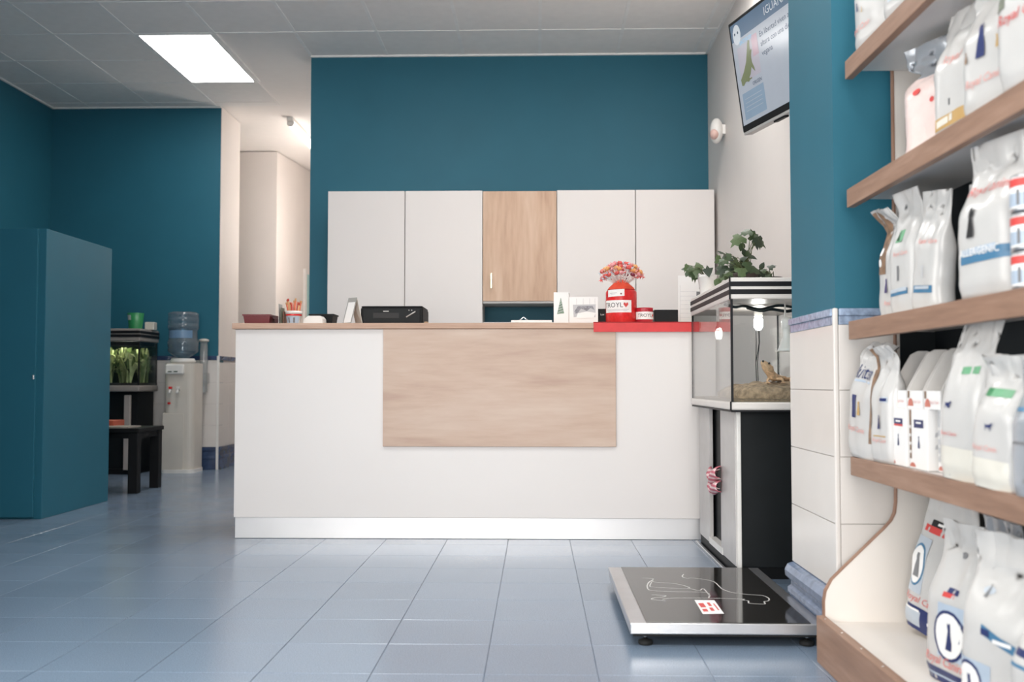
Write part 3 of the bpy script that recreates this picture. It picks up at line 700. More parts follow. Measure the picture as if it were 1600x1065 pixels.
# ------------------------------------------------------------------ platform scale
sc = empty('platform_scale', (.59, 3.56, 0), 'low steel platform scale with a dark glossy top before the terrarium', 'scale')
x0, x1, y0, y1 = .288, .885, 3.10, 4.035
bb = B(); bb.box(x0, x1, y0, y1, .038, .071, .003); bb.to('steel_frame', STEEL, sc)
bx('dark_top', BLACKG, .338, .842, 3.104, 4.025, .0712, .0735, sc, .001)
for x in (x0+.05, x1-.05):
    for y in (y0+.035, y1-.05):
        f = B().lathe([(.021, 0), (.023, .004), (.022, .012), (.012, .016)], (x, y, 0), 18).to('foot', RUBBER, sc)
        B().cyl((x, y, .014), .006, .026, 12).to('stem', CHROME, f)
bx('under_plate', RUBBER, x0+.01, x1-.01, y0+.01, y1-.01, .030, .0385, sc)
WLINE = mat('white_line_print', (205, 203, 200), .4)
lines = [[(0.566, 3.879), (0.554, 3.833), (0.566, 3.798), (0.589, 3.805), (0.63, 3.777), (0.657, 3.735), (0.661, 3.652), (0.665, 3.599), (0.688, 3.548), (0.734, 3.517), (0.783, 3.501), (0.793, 3.452), (0.782, 3.416), (0.766, 3.404), (0.761, 3.37), (0.738, 3.369), (0.71, 3.38), (0.715, 3.415), (0.697, 3.426), (0.701, 3.443), (0.586, 3.454), (0.467, 3.452), (0.428, 3.431)],
 [(0.4, 3.8), (0.439, 3.786), (0.413, 3.715), (0.399, 3.632), (0.409, 3.575), (0.497, 3.556), (0.597, 3.546), (0.59, 3.459)],
 [(0.435, 3.758), (0.414, 3.673), (0.423, 3.633), (0.538, 3.614), (0.543, 3.649), (0.501, 3.703), (0.437, 3.721), (0.435, 3.758)],
 [(0.542, 3.623), (0.576, 3.579), (0.597, 3.611), (0.599, 3.484)],
 [(0.4, 3.504), (0.446, 3.492), (0.433, 3.468), (0.405, 3.455), (0.392, 3.431), (0.435, 3.408)]]
b = B()
def smooth_line(p, n=4):
    out = []
    for i in range(len(p)-1):
        p0, p1, p2, p3 = [Vector(p[max(0, min(len(p)-1, k))]) for k in (i-1, i, i+1, i+2)]
        for s in range(n):
            t = s/n; out.append(.5*((2*p1)+(p2-p0)*t+(2*p0-5*p1+4*p2-p3)*t*t+(3*p1-p0-3*p2+p3)*t**3))
    return out + [Vector(p[-1])]
for ln in lines:
    q = smooth_line(ln); w = .0022
    L_, R_ = [], []
    for i, p in enumerate(q):
        d = (q[min(i+1, len(q)-1)]-q[max(0, i-1)]); d = d.normalized() if d.length else Vector((1, 0)); n_ = Vector((-d.y, d.x))*w
        L_.append(b.bm.verts.new((p.x+n_.x, p.y+n_.y, .0738))); R_.append(b.bm.verts.new((p.x-n_.x, p.y-n_.y, .0738)))
    for i in range(len(q)-1): b.face([L_[i], R_[i], R_[i+1], L_[i+1]])
b.to('animal_outline', WLINE, sc)
stk = B(); V = [stk.bm.verts.new((x, y, .0741)) for x, y in ((.529, 3.216), (.598, 3.224), (.602, 3.422), (.535, 3.422))]; stk.face(V, PAPER)
ex = Vector((.0, .198, 0)); 
for ox, ya, yb, h in ((.546, 3.25, 3.29, .016), (.548, 3.31, 3.375, .018), (.570, 3.26, 3.31, .012), (.574, 3.33, 3.385, .010), (.590, 3.27, 3.37, .005)):
    stk.face([stk.bm.verts.new(c) for c in ((ox-h*.5, ya, .0744), (ox+h*.5, ya+.002, .0744), (ox+h*.5, yb, .0744), (ox-h*.5, yb-.003, .0744))], PRED)
stk.to('sticker', None, sc, recalc=False)

# ------------------------------------------------------------------ things on the counter
CT = 1.1201
def tray(x0, x1, y0, y1, z0, h, m, lab, name='tray'):
    t = .004; b = B(); tp_ = .008
    o = [(x0+tp_, y0+tp_), (x1-tp_, y0+tp_), (x1-tp_, y1-tp_), (x0+tp_, y1-tp_)]; q = [(x0, y0), (x1, y0), (x1, y1), (x0, y1)]
    A = [b.bm.verts.new((*p, z0)) for p in o]; C = [b.bm.verts.new((*p, z0+h)) for p in q]
    qi = [(x0+t, y0+t), (x1-t, y0+t), (x1-t, y1-t), (x0+t, y1-t)]; oi = [(x0+tp_+t, y0+tp_+t), (x1-tp_-t, y0+tp_+t), (x1-tp_-t, y1-tp_-t), (x0+tp_+t, y1-tp_-t)]
    D = [b.bm.verts.new((*p, z0+h)) for p in qi]; F = [b.bm.verts.new((*p, z0+t)) for p in oi]
    for k in range(4):
        n = (k+1) % 4; b.face([A[k], A[n], C[n], C[k]]); b.face([C[k], C[n], D[n], D[k]]); b.face([D[k], D[n], F[n], F[k]])
    b.face(A[::-1]); b.face(F)
    b.box(x0-.004, x1+.004, y0-.004, y0+.001, z0+h-.007, z0+h+.0005); b.box(x0-.004, x1+.004, y1-.001, y1+.004, z0+h-.007, z0+h+.0005)
    b.box(x0-.004, x0+.001, y0+.001, y1-.001, z0+h-.007, z0+h+.0005); b.box(x1-.001, x1+.004, y0+.001, y1-.001, z0+h-.007, z0+h+.0005)
    return b.to(name, m, None, label=lab, cat='tray')
tray(-1.575, -1.430, 5.30, 5.46, CT, .056, DKRED, 'maroon plastic tray at the passage end of the counter')
tray(-1.424, -1.385, 5.36, 5.48, CT, .044, mat('dark_maroon', (70, 26, 32), .4), 'narrow dark maroon tray beside the larger maroon one')
r = empty('pencil_bucket', (-1.313, 5.35, CT), 'small white bucket with a red band holding pencils', 'bucket')
B().lathe([(.034, 0), (.042, .062), (.045, .063), (.045, .076), (.042, .076), (.040, .066), (.031, .004), (.002, .004)], (-1.313, 5.35, CT), 28, cap=False).to('bucket', WPLAS, r)
B().lathe([(.0424, .050), (.0436, .0585)], (-1.313, 5.35, CT), 28, cap=False).to('red_band', REDG, r)
b = B()
b.grid(lambda u, v: Vector((-1.313+(.0366+.0066*v)*math.sin(-1.0+2*u), 5.35-(.0366+.0066*v)*math.cos(-1.0+2*u), CT+.010+.036*v)), 12, 2, LBLUE)
for a, w_ in ((-.5, .2), (.15, .25)): b.grid(lambda u, v: Vector((-1.313+(.0372+.0066*v)*math.sin(a+w_*u), 5.35-(.0372+.0066*v)*math.cos(a+w_*u), CT+.012+.028*v)), 4, 2, GINK)
b.to('printed_label', None, r, recalc=False)
pm = [mat('pencil_orange', (206, 112, 82), .4), mat('pencil_wood', (196, 150, 104), .5), mat('pencil_red', (184, 62, 54), .4)]
pnames = ['orange', 'natural wood', 'red']
for k in range(11):
    a = 2*PI*k/11; rr_ = .018; c = Vector((-1.313, 5.35, CT+.008)); bt = c + Vector((rr_*math.cos(a), rr_*math.sin(a), 0)); tpz = c + Vector((.040*math.cos(a), .03*math.sin(a), .124+.012*math.sin(3*k)))
    b = B(); b.tube([bt, bt.lerp(tpz, .9)], .0052, 6, m=pm[k % 3]); b.tube([bt.lerp(tpz, .9), tpz], .0055, 6, m=pm[(k+1) % 3])
    b.to('pencil', None, None, label='%s pencil standing in the small white bucket' % pnames[k % 3], cat='pencil', group='%s pencils in the bucket' % pnames[k % 3])
for k in range(3):
    b = B(); x = -1.392+.012*k; b.box(x, x+.004, 5.33, 5.40, CT, CT+.115-.02*k, .001); b.to('booklet', [GREYP, mat('olive_card', (120, 122, 104), .6), mat('brown_card', (132, 96, 76), .6)][k], None,
        label=['grey thin card standing left of the pencil bucket', 'olive thin card standing against the pencil bucket', 'brown thin card next to the pencil bucket'][k], cat='card')
tray(-1.232, -1.103, 5.37, 5.50, CT, .062, BLACK, 'black plastic tray behind the white tissue packet', 'tray')
b = B(); b.prism([(-1.243, CT), (-1.135, CT), (-1.138, CT+.030), (-1.150, CT+.045), (-1.215, CT+.045), (-1.232, CT+.030)], 'y', 5.26, 5.355)
b.to('tissue_packet', WPLAS, None, label='white soft tissue packet before the black tray', cat='packet')
# tent calendar
r = empty('tent_calendar', (-.99, 5.36, CT), 'grey tent-shaped desk calendar beside the printer', 'calendar', rz=0)
def slab(a, b_, t, x0, x1, m, name, parent, **kw):
    bb = B(); ax = Vector(a); bx_ = Vector(b_); d = (bx_-ax).normalized(); n = Vector((-d.y, d.x))*t
    bb.prism([tuple(ax), tuple(bx_), tuple(bx_+n), tuple(ax+n)], 'x', x0, x1); return bb.to(name, m, parent, **kw)
# ridge runs along depth: faces seen as an open A
bb = B(); bb.prism([(-1.045, CT), (-1.041, CT), (-.972, CT+.148), (-.976, CT+.150)], 'y', 5.30, 5.303)
GFR = mat('grey_card', (160, 158, 154), .5)
bb = B()
Pq = lambda u, v: Vector((-1.045+.058*v+(.045)*u, 5.335+.05*u-.0*v, CT+.148*v))
def quad_slab(c00, c10, c11, c01, t, m, name, parent):
    b = B(); n = (Vector(c10)-Vector(c00)).cross(Vector(c01)-Vector(c00)).normalized()*t
    f = [b.bm.verts.new(Vector(c)) for c in (c00, c10, c11, c01)]; g_ = [b.bm.verts.new(Vector(c)+n) for c in (c00, c10, c11, c01)]
    b.face(f); b.face(g_[::-1])
    for k in range(4): b.face([f[k], f[(k+1) % 4], g_[(k+1) % 4], g_[k]])
    return b.to(name, m, parent)
fp = quad_slab((-1.045, 5.34, CT), (-.992, 5.30, CT), (-.970, 5.36, CT+.150), (-1.023, 5.40, CT+.150), .003, GFR, 'front_leaf', r)
quad_slab((-.938, 5.36, CT), (-.970, 5.3605, CT+.150), (-1.019, 5.41, CT+.150), (-.99, 5.46, CT), .003, IVORY, 'back_leaf', r)
quad_slab((-1.038, 5.333, CT+.012), (-.996, 5.302, CT+.012), (-.9785, 5.347, CT+.125), (-1.0205, 5.378, CT+.125), .0012, PAPER, 'page', r)
for z in (.045, .065, .085):
    quad_slab((-1.026+z*.14, 5.3225+z*.4, CT+z), (-1.000+z*.14, 5.303+z*.4, CT+z), (-.9995+z*.14, 5.304+z*.4, CT+z+.006), (-1.0255+z*.14, 5.3235+z*.4, CT+z+.006), .002, GINK, 'printed_line', r)
# printer
r = empty('printer', (-.775, 5.5, CT), 'wide black inkjet printer on the counter', 'printer')
bx('body', BLACK, -.955, -.615, 5.38, 5.66, CT, CT+.098, r, .008)
bx('lid', BLACK, -.952, -.618, 5.385, 5.655, CT+.0975, CT+.106, r, .004)
bx('front_panel', BLACKM, -.940, -.630, 5.372, 5.381, CT+.012, CT+.088, r, .002)
bx('output_slot', INK, -.885, -.745, 5.370, 5.373, CT+.040, CT+.068, r)
bx('badge', GREYP, -.83, -.80, 5.3695, 5.3725, CT+.074, CT+.079, r)
B().tube([(-.705, 5.370, CT+.045), (-.655, 5.370, CT+.075)], .0035, 6).to('silver_stripe', GREYP, r)
for x in (-.69, -.675): B().cyl((x, 5.3675, CT+.082), .003, .004, 10, axis='y').to('button', GREYP, r)
bx('rubber_eraser', mat('tan_rubber', (170, 140, 112), .7), -.612, -.590, 5.40, 5.44, CT, CT+.022, None, .004, label='tiny tan block at the printer corner', cat='eraser')
# clipboard
r = empty('clipboard', (-.03, 5.36, CT), 'clipboard with white paper and metal clip lying before the niche', 'clipboard')
bx('board', GREYP, -.140, .09, 5.22, 5.52, CT, CT+.004, r, .001); bx('paper', PAPER, -.132, .082, 5.205, 5.50, CT+.0042, CT+.0165, r, .001)
B().box(-.10, -.035, 5.24, 5.29, CT+.0168, CT+.019, .001).tube([(-.09, 5.25, CT+.020), (-.078, 5.25, CT+.026), (-.067, 5.25, CT+.036), (-.056, 5.25, CT+.026), (-.044, 5.25, CT+.020)], .003, 6).to('clip', CHROME, r)
# tree card and sketch card
r = empty('tree_card', (.13, 5.36, CT), 'white folded card with a small green fir tree', 'card')
bx('card', PAPER, .094, .173, 5.350, 5.352, CT, CT+.176, r); quad_slab((.173, 5.352, CT), (.180, 5.41, CT), (.180, 5.41, CT+.174), (.173, 5.352, CT+.174), .002, PAPER, 'back_leaf', r)
b = B(); b.face([b.bm.verts.new(p) for p in ((.112, 5.3492, CT+.058), (.150, 5.3492, CT+.062), (.132, 5.3492, CT+.148))])
b.to('fir_tree', mat('grey_green_print', (122, 142, 124), .6, var=.4, scale=160), r, recalc=False)
b = B()
for k in range(5): z = CT+.066+.014*k; w_ = .016*(1-k*.16); b.face([b.bm.verts.new(p) for p in ((.132-w_, 5.3488, z), (.132+w_, 5.3488, z+.010), (.132+w_, 5.3488, z+.013), (.132-w_, 5.3488, z+.003))])
b.to('garland', LINK, r, recalc=False)
r = empty('sketch_card', (.25, 5.34, CT), 'white embossed card with a grey pencil sketch', 'card')
bx('card', PAPER, .176, .330, 5.322, 5.3245, CT, CT+.148, r)
b = B()
b.prism([(.200, CT+.040), (.316, CT+.040), (.318, CT+.108), (.196, CT+.106)], 'y', 5.320, 5.3215, LINK)
b.prism([(.204, CT+.070), (.222, CT+.098), (.30, CT+.100), (.312, CT+.078), (.29, CT+.088), (.27, CT+.072), (.24, CT+.086), (.222, CT+.062), (.21, CT+.058)], 'y', 5.3185, 5.3198, mat('soft_pencil_grey', (140, 140, 146), .6, var=.3, scale=120))
b.prism([(.212, CT+.034), (.306, CT+.034), (.318, CT+.062), (.27, CT+.070), (.222, CT+.060)], 'y', 5.3172, 5.3183, PAPER)
for x in (.215, .250, .285, .314): b.box(x, x+.0015, 5.3195, 5.3215, CT+.106, CT+.14, 0, LINK)
b.to('sketch', None, r)
bx('card_box', BLACK, .332, .376, 5.36, 5.45, CT, CT+.087, None, .001, label='black upright box half hidden behind the candy jar', cat='box')
b = B(); put_text(b, 'Lov', lambda x, y: Vector((.356+x*.014, 5.3594, CT+.052+y*.014)), WPLAS); b.to('box_print', None, bpy.data.objects['card_box'], recalc=False)
# red jar
JX, JY = .455, 5.33
r = empty('candy_jar', (JX, JY, CT), 'tall red jar with orange foam mound and white labels', 'jar')
B().lathe([(.078, 0), (.083, .006), (.083, .17), (.080, .178), (.070, .186), (.002, .187)], (JX, JY, CT), 36, cap=False).to('jar_body', REDG, r)
B().lathe([(.074, .186), (.066, .198), (.048, .214), (.030, .230), (.014, .241), (.002, .244)], (JX, JY, CT), 28, cap=False).to('foam_mound', ORNG, r)
def jlabel(name, parent, jx, jy, R, a0, a1, z0, z1, writes, tilt=0):
    b = B(); W_ = (a1-a0)*R
    def f(u, v, k=0): a = a0+(a1-a0)*u; q = R+.001+.0006*k; return Vector((jx+q*math.sin(a), jy-q*math.cos(a), z0+(z1-z0)*v+tilt*(u-.5)))
    b.grid(lambda u, v: f(u, v), 16, 1, PAPER)
    for (tx, u, v, h, m_) in writes:
        if tx == 'HEART':
            pts = [(0, -.55), (.5, .05), (.42, .42), (.18, .45), (0, .2), (-.18, .45), (-.42, .42), (-.5, .05)]
            b.face([b.bm.verts.new(f(u+x*h/W_, v+y*h/(z1-z0), 2)) for x, y in pts], m_)
        elif tx == 'LINE': b.grid(lambda a, c: f(u+(a-.5)*h, v+(c-.5)*.05, 1), 8, 1, m_)
        else: put_text(b, tx, lambda x, y: f(u+x*h/W_, v+y*h/(z1-z0), 1), m_)
    return b.to(name, None, parent, recalc=False)
jlabel('name_label', r, JX, JY, .083, -1.35, .60, CT+.060, CT+.125, [('TROYL', .36, .42, .036, INK), ('HEART', .80, .62, .026, PRED), ('LINE', .5, .24, .8, LINK), ('LINE', .5, .14, .7, LINK)])
jlabel('upper_label', r, JX, JY, .083, -1.05, .12, CT+.145, CT+.182, [('LINE', .38, .5, .42, GINK), ('LINE', .36, .34, .30, LINK), ('HEART', .82, .32, .010, mat('dark_red_print', (130, 50, 50), .5))], .004)
r = empty('small_cup', (.575, 5.30, CT), 'small red cup with a white lettered label beside the jar', 'cup')
B().lathe([(.041, 0), (.044, .004), (.046, .08), (.047, .086), (.044, .086), (.041, .01), (.002, .008)], (.575, 5.30, CT), 30, cap=False).to('cup', mat('crimson_gloss', (176, 32, 48), .25), r)
jlabel('name_label', r, .575, 5.30, .0465, -1.3, 1.3, CT+.024, CT+.064, [('TROYL', .48, .30, .026, INK), ('HEART', .88, .5, .016, PRED)])
bx('card_reader_box', BLACK, .630, .757, 5.32, 5.46, CT+.013, CT+.079, None, .003, label='glossy black box resting on white paper beside the red cup', cat='box')
bx('paper_stack', PAPER, .632, .775, 5.31, 5.47, CT, CT+.0128, None, .0005, label='thin white paper stack under the glossy black box', cat='paper')
b = B(); b.tube([(.745, 5.49, CT+.003), (.78, 5.492, CT+.030), (.772, 5.495, CT+.052)], .0018, 6); b.tube([(.755, 5.49, CT+.003), (.80, 5.492, CT+.006)], .003, 6)
b.to('wire_stand', BLACK, None, label='bent black wire stand behind the black box', cat='stand')
# lollipops
lol = []
wr = [mat('wrap_red', (206, 84, 78), .25, var=.5, scale=120), mat('wrap_orange', (222, 158, 96), .25, var=.3, scale=120), mat('wrap_pink', (222, 150, 152), .25, var=.3, scale=120), mat('wrap_wine', (120, 44, 62), .25, var=.3, scale=120)]
wn_ = ['red', 'orange', 'pink', 'wine-dark']
protos = []
for k in range(4):
    r = empty('lollipop', (0, 0, 0), '%s-wrapped lollipop stuck into the orange mound' % wn_[k], 'lollipop', '%s lollipops on the candy jar' % wn_[k])
    B().tube([(0, 0, -.10), (0, 0, -.006)], .0019, 6).to('stick', WPLAS, r, world=False)
    b = B(); b.lathe([(.002, -.011), (.009, -.008), (.0125, 0), (.009, .008), (.002, .011)], (0, 0, 0), 12)
    for v in b.bm.verts: v.co.x *= 1.15; v.co.y *= .7
    b.to('candy', wr[k], r, world=False)
    b = B()
    for s in (-1, 1):
        b.face([b.bm.verts.new(p) for p in ((s*.010, 0, 0), (s*.024, .002, .011), (s*.021, -.003, 0), (s*.025, .001, -.010))])
    b.face([b.bm.verts.new(p) for p in ((0, -.001, -.009), (.010, -.004, -.026), (0, .002, -.020), (-.010, -.003, -.027))])
    w_ = b.to('wrapper_ends', [PGREY, PPINK, wr[0], mat('wrap_clear', (214, 200, 196), .2, var=.2, scale=90)][k], r, world=False); protos.append(r)
used = [False]*4
seq = []
for ring, (n, rad, z) in enumerate(((16, .104, .262), (17, .094, .288), (14, .072, .306), (9, .044, .322))):
    for k in range(n):
        a = 2*PI*(k+.5*ring)/n + rnd.uniform(-.1, .1); seq.append((rad*rnd.uniform(.9, 1.1), a, z+rnd.uniform(-.01, .01), ring))
for (rad, a, z, ring) in seq:
    k = rnd.choice([[2, 0, 2, 3], [1, 1, 3, 0], [0, 1, 0, 2], [0, 0, 2, 0]][ring])
    p = Vector((JX+rad*math.cos(a), JY+rad*math.sin(a), CT+z)); hole = Vector((JX+.35*rad*math.cos(a), JY+.35*rad*math.sin(a), CT+.222))
    if not used[k]: o = protos[k]; used[k] = True; o.location = p
    else: o = dup_tree(protos[k], p)
    d = (p-hole).normalized(); q = Vector((0, 0, 1)).rotation_difference(d); o.rotation_euler = q.to_euler()
# leaning calendar behind the terrarium
r = empty('leaning_calendar', (.88, 5.55, CT), 'white calendar with dark pictures standing behind the striped hood', 'calendar')
bx('card', PAPER, .788, 1.00, 5.54, 5.545, CT, CT+.285, r)
b = B(); b.box(.905, .965, 5.5375, 5.5392, CT+.21, CT+.255, 0, GINK); b.box(.918, .935, 5.536, 5.5373, CT+.222, CT+.245, 0, PAPER)
b.box(.89, .955, 5.5375, 5.5392, CT+.17, CT+.195, 0, GINK)
for k in range(7): b.box(.80, .885, 5.5375, 5.5392, CT+.05+.024*k, CT+.051+.024*k, 0, LINK)
b.box(.80, .801, 5.5375, 5.5392, CT+.03, CT+.23, 0, LINK); b.to('printed_page', None, r)

# ------------------------------------------------------------------ far left corner
AX0, AX1, AY0, AY1 = -4.18, -3.505, 8.70, 9.12
s2 = empty('aquarium_stand', (-3.85, 8.9, 0), 'black stand with grey posts under the planted aquarium', 'stand')
bx('body', BLACKM, AX0+.02, AX1-.03, AY0+.05, AY1, .05, .728, s2)
for x in (-3.64, AX0+.03): bx('post', mat('grey_post', (170, 160, 154), .4), x, x+.055, AY0+.012, AY0+.048, .04, .70, s2, .006)
bx('plinth', BLACK, AX0+.03, AX1-.04, AY0+.03, AY1, 0, .05, s2)
aq = empty('aquarium', (-3.84, 8.9, .73), 'planted aquarium with striped hood half hidden by the teal cabinet', 'aquarium')
TRIM2 = mat('grey_tank_trim', (150, 142, 136), .35)
bx('base_frame', TRIM2, AX0-.01, AX1+.01, AY0-.01, AY1+.01, .730, .785, aq, .012)
h2 = bx('hood', TRIM2, AX0-.01, AX1+.01, AY0-.01, AY1+.01, 1.175, 1.288, aq, .01)
for z0, z1 in ((1.245, 1.268), (1.212, 1.236)): bx('dark_band', TRIMD, AX0-.013, AX1+.013, AY0-.013, AY1+.013, z0, z1, h2)
for a in ((AX0, AX0+g, AY0+g, AY1-g), (AX1-g, AX1, AY0+g, AY1-g), (AX0, AX1, AY0, AY0+g)): bx('glass_pane', GLASS, *a, .7855, 1.1745, aq)
bx('back_pane', BLACKM, AX0, AX1, AY1-g, AY1, .7855, 1.1745, aq)
for x in (AX0-.001, AX1-.009): bx('silicone_edge', TRIMD, x, x+.011, AY0-.001, AY0+.010, .7855, 1.1745, aq)
bx('lamp_tube', mat('lit_tank_tube', (250, 250, 235), .4, var=0, emit=15), AX0+.08, AX1-.08, AY0+.10, AY0+.13, 1.160, 1.172, aq)
bx('light_shade', TRIMD, AX0+g, AX1-g, AY0+.014, AY0+.018, 1.140, 1.1745, aq); bx('light_shade', TRIMD, AX1-.022, AX1-.018, AY0+.02, AY1-.02, 1.140, 1.1745, aq)
bx('water', WATER, AX0+g, AX1-g, AY0+g, AY1-g-.001, .81, 1.135, aq)
bx('dark_gravel', mat('dark_gravel_mat', (48, 44, 38), .9, var=.4, scale=120, bump=.8), AX0+g+.001, AX1-g-.001, AY0+g+.001, AY1-g-.002, .786, .809, None, label='dark gravel on the aquarium bottom', cat='gravel', kind='stuff')
WL = [mat('pale_water_leaf', (226, 222, 178), .5, var=.2, scale=20), mat('green_water_leaf', (132, 144, 96), .5, var=.25, scale=20), mat('dark_water_leaf', (44, 66, 42), .5, var=.25, scale=20)]
rr2 = random.Random(11)
def water_plant(x, y, n, hh, lab):
    b = B()
    for k in range(n):
        a = rr2.uniform(0, 2*PI); sp = rr2.uniform(.01, .09); h = hh*rr2.uniform(.35, 1); w_ = rr2.uniform(.008, .020); m_ = rr2.choice(WL if h < hh*.7 else WL[:2])
        p0 = Vector((x+rr2.uniform(-.02, .02), y+rr2.uniform(-.02, .02), .808)); q = Vector((math.cos(a), math.sin(a), 0)); sd = Vector((math.sin(a+rr2.uniform(-.8, .8)), -math.cos(a), .2))*w_
        p1 = p0+q*sp*.25+Vector((0, 0, h*.55)); p2 = p0+q*sp*.8+Vector((0, 0, h)); p3 = p0+q*sp*1.5+Vector((0, 0, h*rr2.uniform(.7, 1)))
        for c in (p1, p2, p3): c.x = min(max(c.x, AX0+.03), AX1-.03); c.y = min(max(c.y, AY0+.03), AY1-.03)
        V = [b.bm.verts.new(c) for c in (p0-sd*.3, p0+sd*.3, p1-sd*.7, p1+sd*.7, p2-sd, p2+sd, p3)]
        b.face([V[0], V[1], V[3], V[2]], m_); b.face([V[2], V[3], V[5], V[4]], m_); b.face([V[4], V[5], V[6]], m_)
    b.to('aquatic_plant', None, None, label=lab, cat='plant', group='plants inside the aquarium')
pos = [(-4.10, 8.85), (-3.98, 8.80), (-3.88, 8.90), (-3.80, 8.79), (-3.72, 8.88), (-3.63, 8.80), (-3.57, 8.92), (-3.58, 9.02), (-3.76, 9.0)]
labs = ['pale green water plant in the aquarium, hidden by the cabinet edge', 'bushy water plant nearest the cabinet edge', 'water plant behind the first front clump', 'front water plant in the middle of the tank', 'tall pale water plant behind the middle clump', 'front water plant beside the tank corner', 'water plant seen through the end pane', 'water plant at the back of the end pane', 'dark water plant at the back glass']
for (x, y), lb in zip(pos, labs): water_plant(x, y, 44, .315, lb)
B().lathe([(.058, 0), (.072, .15), (.069, .15), (.055, .006), (.002, .006)], (-3.63, 8.92, 1.2885), 24, cap=False).to('green_pot', mat('green_plastic', (44, 128, 76), .4), None, label='green plastic tumbler with a white mark on the aquarium hood', cat='pot')
b = B(); b.grid(lambda u, v: Vector((-3.63+(.067+.004*v)*math.sin(-.95+.7*u), 8.92-(.067+.004*v)*math.cos(-.95+.7*u), 1.2885+.085+.045*v)), 6, 3, WPLAS); b.to('white_mark', None, bpy.data.objects['green_pot'], recalc=False)
bx('small_box', IVORY, -3.56, -3.475, 8.95, 9.03, 1.2885, 1.36, None, .006, label='small off-white box at the hood corner by the bottle', cat='box')
# side table in front of the aquarium
r = empty('side_table', (-3.1, 7.4, 0), 'low black side table in front of the aquarium stand', 'table')
bx('tabletop', BLACK, -3.45, -2.905, 7.22, 7.72, .445, .475, r, .003)
bx('apron', BLACK, -3.43, -2.925, 7.25, 7.69, .40, .4445, r)
for x in (-3.445, -2.985): 
    for y in (7.23, 7.64): bx('leg', BLACK, x, x+.07, y, y+.07, 0, .4449, r, .003)
bx('magazine', mat('grey_magazine', (150, 142, 134), .4, var=.2, scale=40), -3.30, -2.99, 7.24, 7.48, .4755, .487, None, .001, label='thin grey magazine on the black side table', cat='magazine')
bx('magazine', mat('orange_magazine', (176, 84, 62), .5, var=.15), -3.40, -3.175, 7.42, 7.62, .4755, .525, None, .004, label='thick orange-red book pile end on the side table', cat='book')
# water cooler
r = empty('water_cooler', (-3.22, 9.0, 0), 'ivory water cooler with red and white taps', 'water cooler')
def rrect(x0, x1, y0, y1, rad, n=5):
    pts = []
    for cx, cy, a0 in ((x1-rad, y0+rad, -PI/2), (x1-rad, y1-rad, 0), (x0+rad, y1-rad, PI/2), (x0+rad, y0+rad, PI)):
        for k in range(n+1): a = a0+PI/2*k/n; pts.append((cx+rad*math.cos(a), cy+rad*math.sin(a)))
    return pts
CX0, CX1, CYF, CYB = -3.365, -3.075, 8.87, 9.17
B().prism(rrect(CX0+.012, CX1-.004, CYF+.01, CYB, .055), 'z', .03, .985).to('body', IVORY, r)
B().prism(rrect(CX0-.01, CX1+.006, CYF-.012, CYB, .06), 'z', 0, .032).to('foot_plate', WPLAS, r)
bb = B(); bb.prism([(CYF-.004, .03), (CYF-.002, .30), (CYF+.004, .53), (CYF+.05, .545), (CYF+.05, .03)], 'x', CX0+.012, CX1-.09); bb.to('lower_door', IVORY, r)
B().box(CX0+.035, CX0+.20, CYF-.018, CYF+.02, .885, .975, .012).to('control_panel', WPLAS, r)
for k in range(2): bx('indicator', mat('dark_green_led', (40, 70, 56), .3), CX0+.06+.055*k, CX0+.095+.055*k, CYF-.021, CYF-.018, .905, .913, r)
for x, m_, zz in ((CX0+.085, REDG, .755), (CX0+.155, WPLAS, .755)):
    t_ = B().tube([(x, CYF+.012, zz-.01), (x, CYF-.02, zz-.01), (x, CYF-.045, zz-.04)], .010, 8).to('tap', WPLAS, r)
    B().box(x-.014, x+.014, CYF-.03, CYF+.0, zz-.002, zz+.02, .004).to('tap_lever', m_, t_)
bx('red_stopper', REDG, CX0+.055, CX0+.08, CYF-.004, CYF+.012, .615, .635, r, .004)
B().lathe([(.095, .985), (.115, 1.0), (.10, 1.03)], ((CX0+CX1)/2-.002, 9.0, 0), 28).to('collar', WPLAS, r)
bt = empty('water_bottle', (-3.222, 9.0, 1.02), 'large blue water bottle upside down on the ivory cooler', 'bottle')
prof = [(.035, 1.00), (.05, 1.035), (.10, 1.065), (.132, 1.09), (.137, 1.11), (.130, 1.125), (.137, 1.14), (.137, 1.185), (.130, 1.195), (.126, 1.21), (.126, 1.285), (.131, 1.295), (.137, 1.305), (.137, 1.335), (.131, 1.345), (.137, 1.355), (.137, 1.395), (.131, 1.403), (.137, 1.411), (.134, 1.44), (.11, 1.452), (.002, 1.448)]
B().lathe(prof, (-3.222, 9.0, 0), 36, cap=False).to('bottle_shell', BOTTLE, bt)
bb = B(); bb.grid(lambda u, v: Vector((-3.222+.128*math.sin(-.9+1.9*u), 9.0-.128*math.cos(-.9+1.9*u), 1.212+.07*v)), 14, 1); bb.to('bottle_label', mat('blue_grey_label', (112, 142, 172), .4), bt, recalc=False)
B().lathe([(r_*.95, z_) for r_, z_ in prof[1:13]], (-3.222, 9.0, 0), 28, cap=False).to('water', BOTTLE, bt)
r = empty('cup_dispenser', (-3.09, 9.2, .68), 'clear tube of plastic cups fixed to the tiled wall', 'dispenser')
B().lathe([(.036, .72), (.036, 1.19), (.032, 1.19), (.032, .72)], (-3.095, 9.19, 0), 20, cap=False).to('tube', CUPPL, r)
B().lathe([(.038, 1.19), (.046, 1.192), (.046, 1.21), (.02, 1.218)], (-3.095, 9.19, 0), 20).to('lid', IVORY, r)
bx('bracket', CUPPL, -3.16, -3.055, 9.15, 9.25, .80, .90, r, .01)
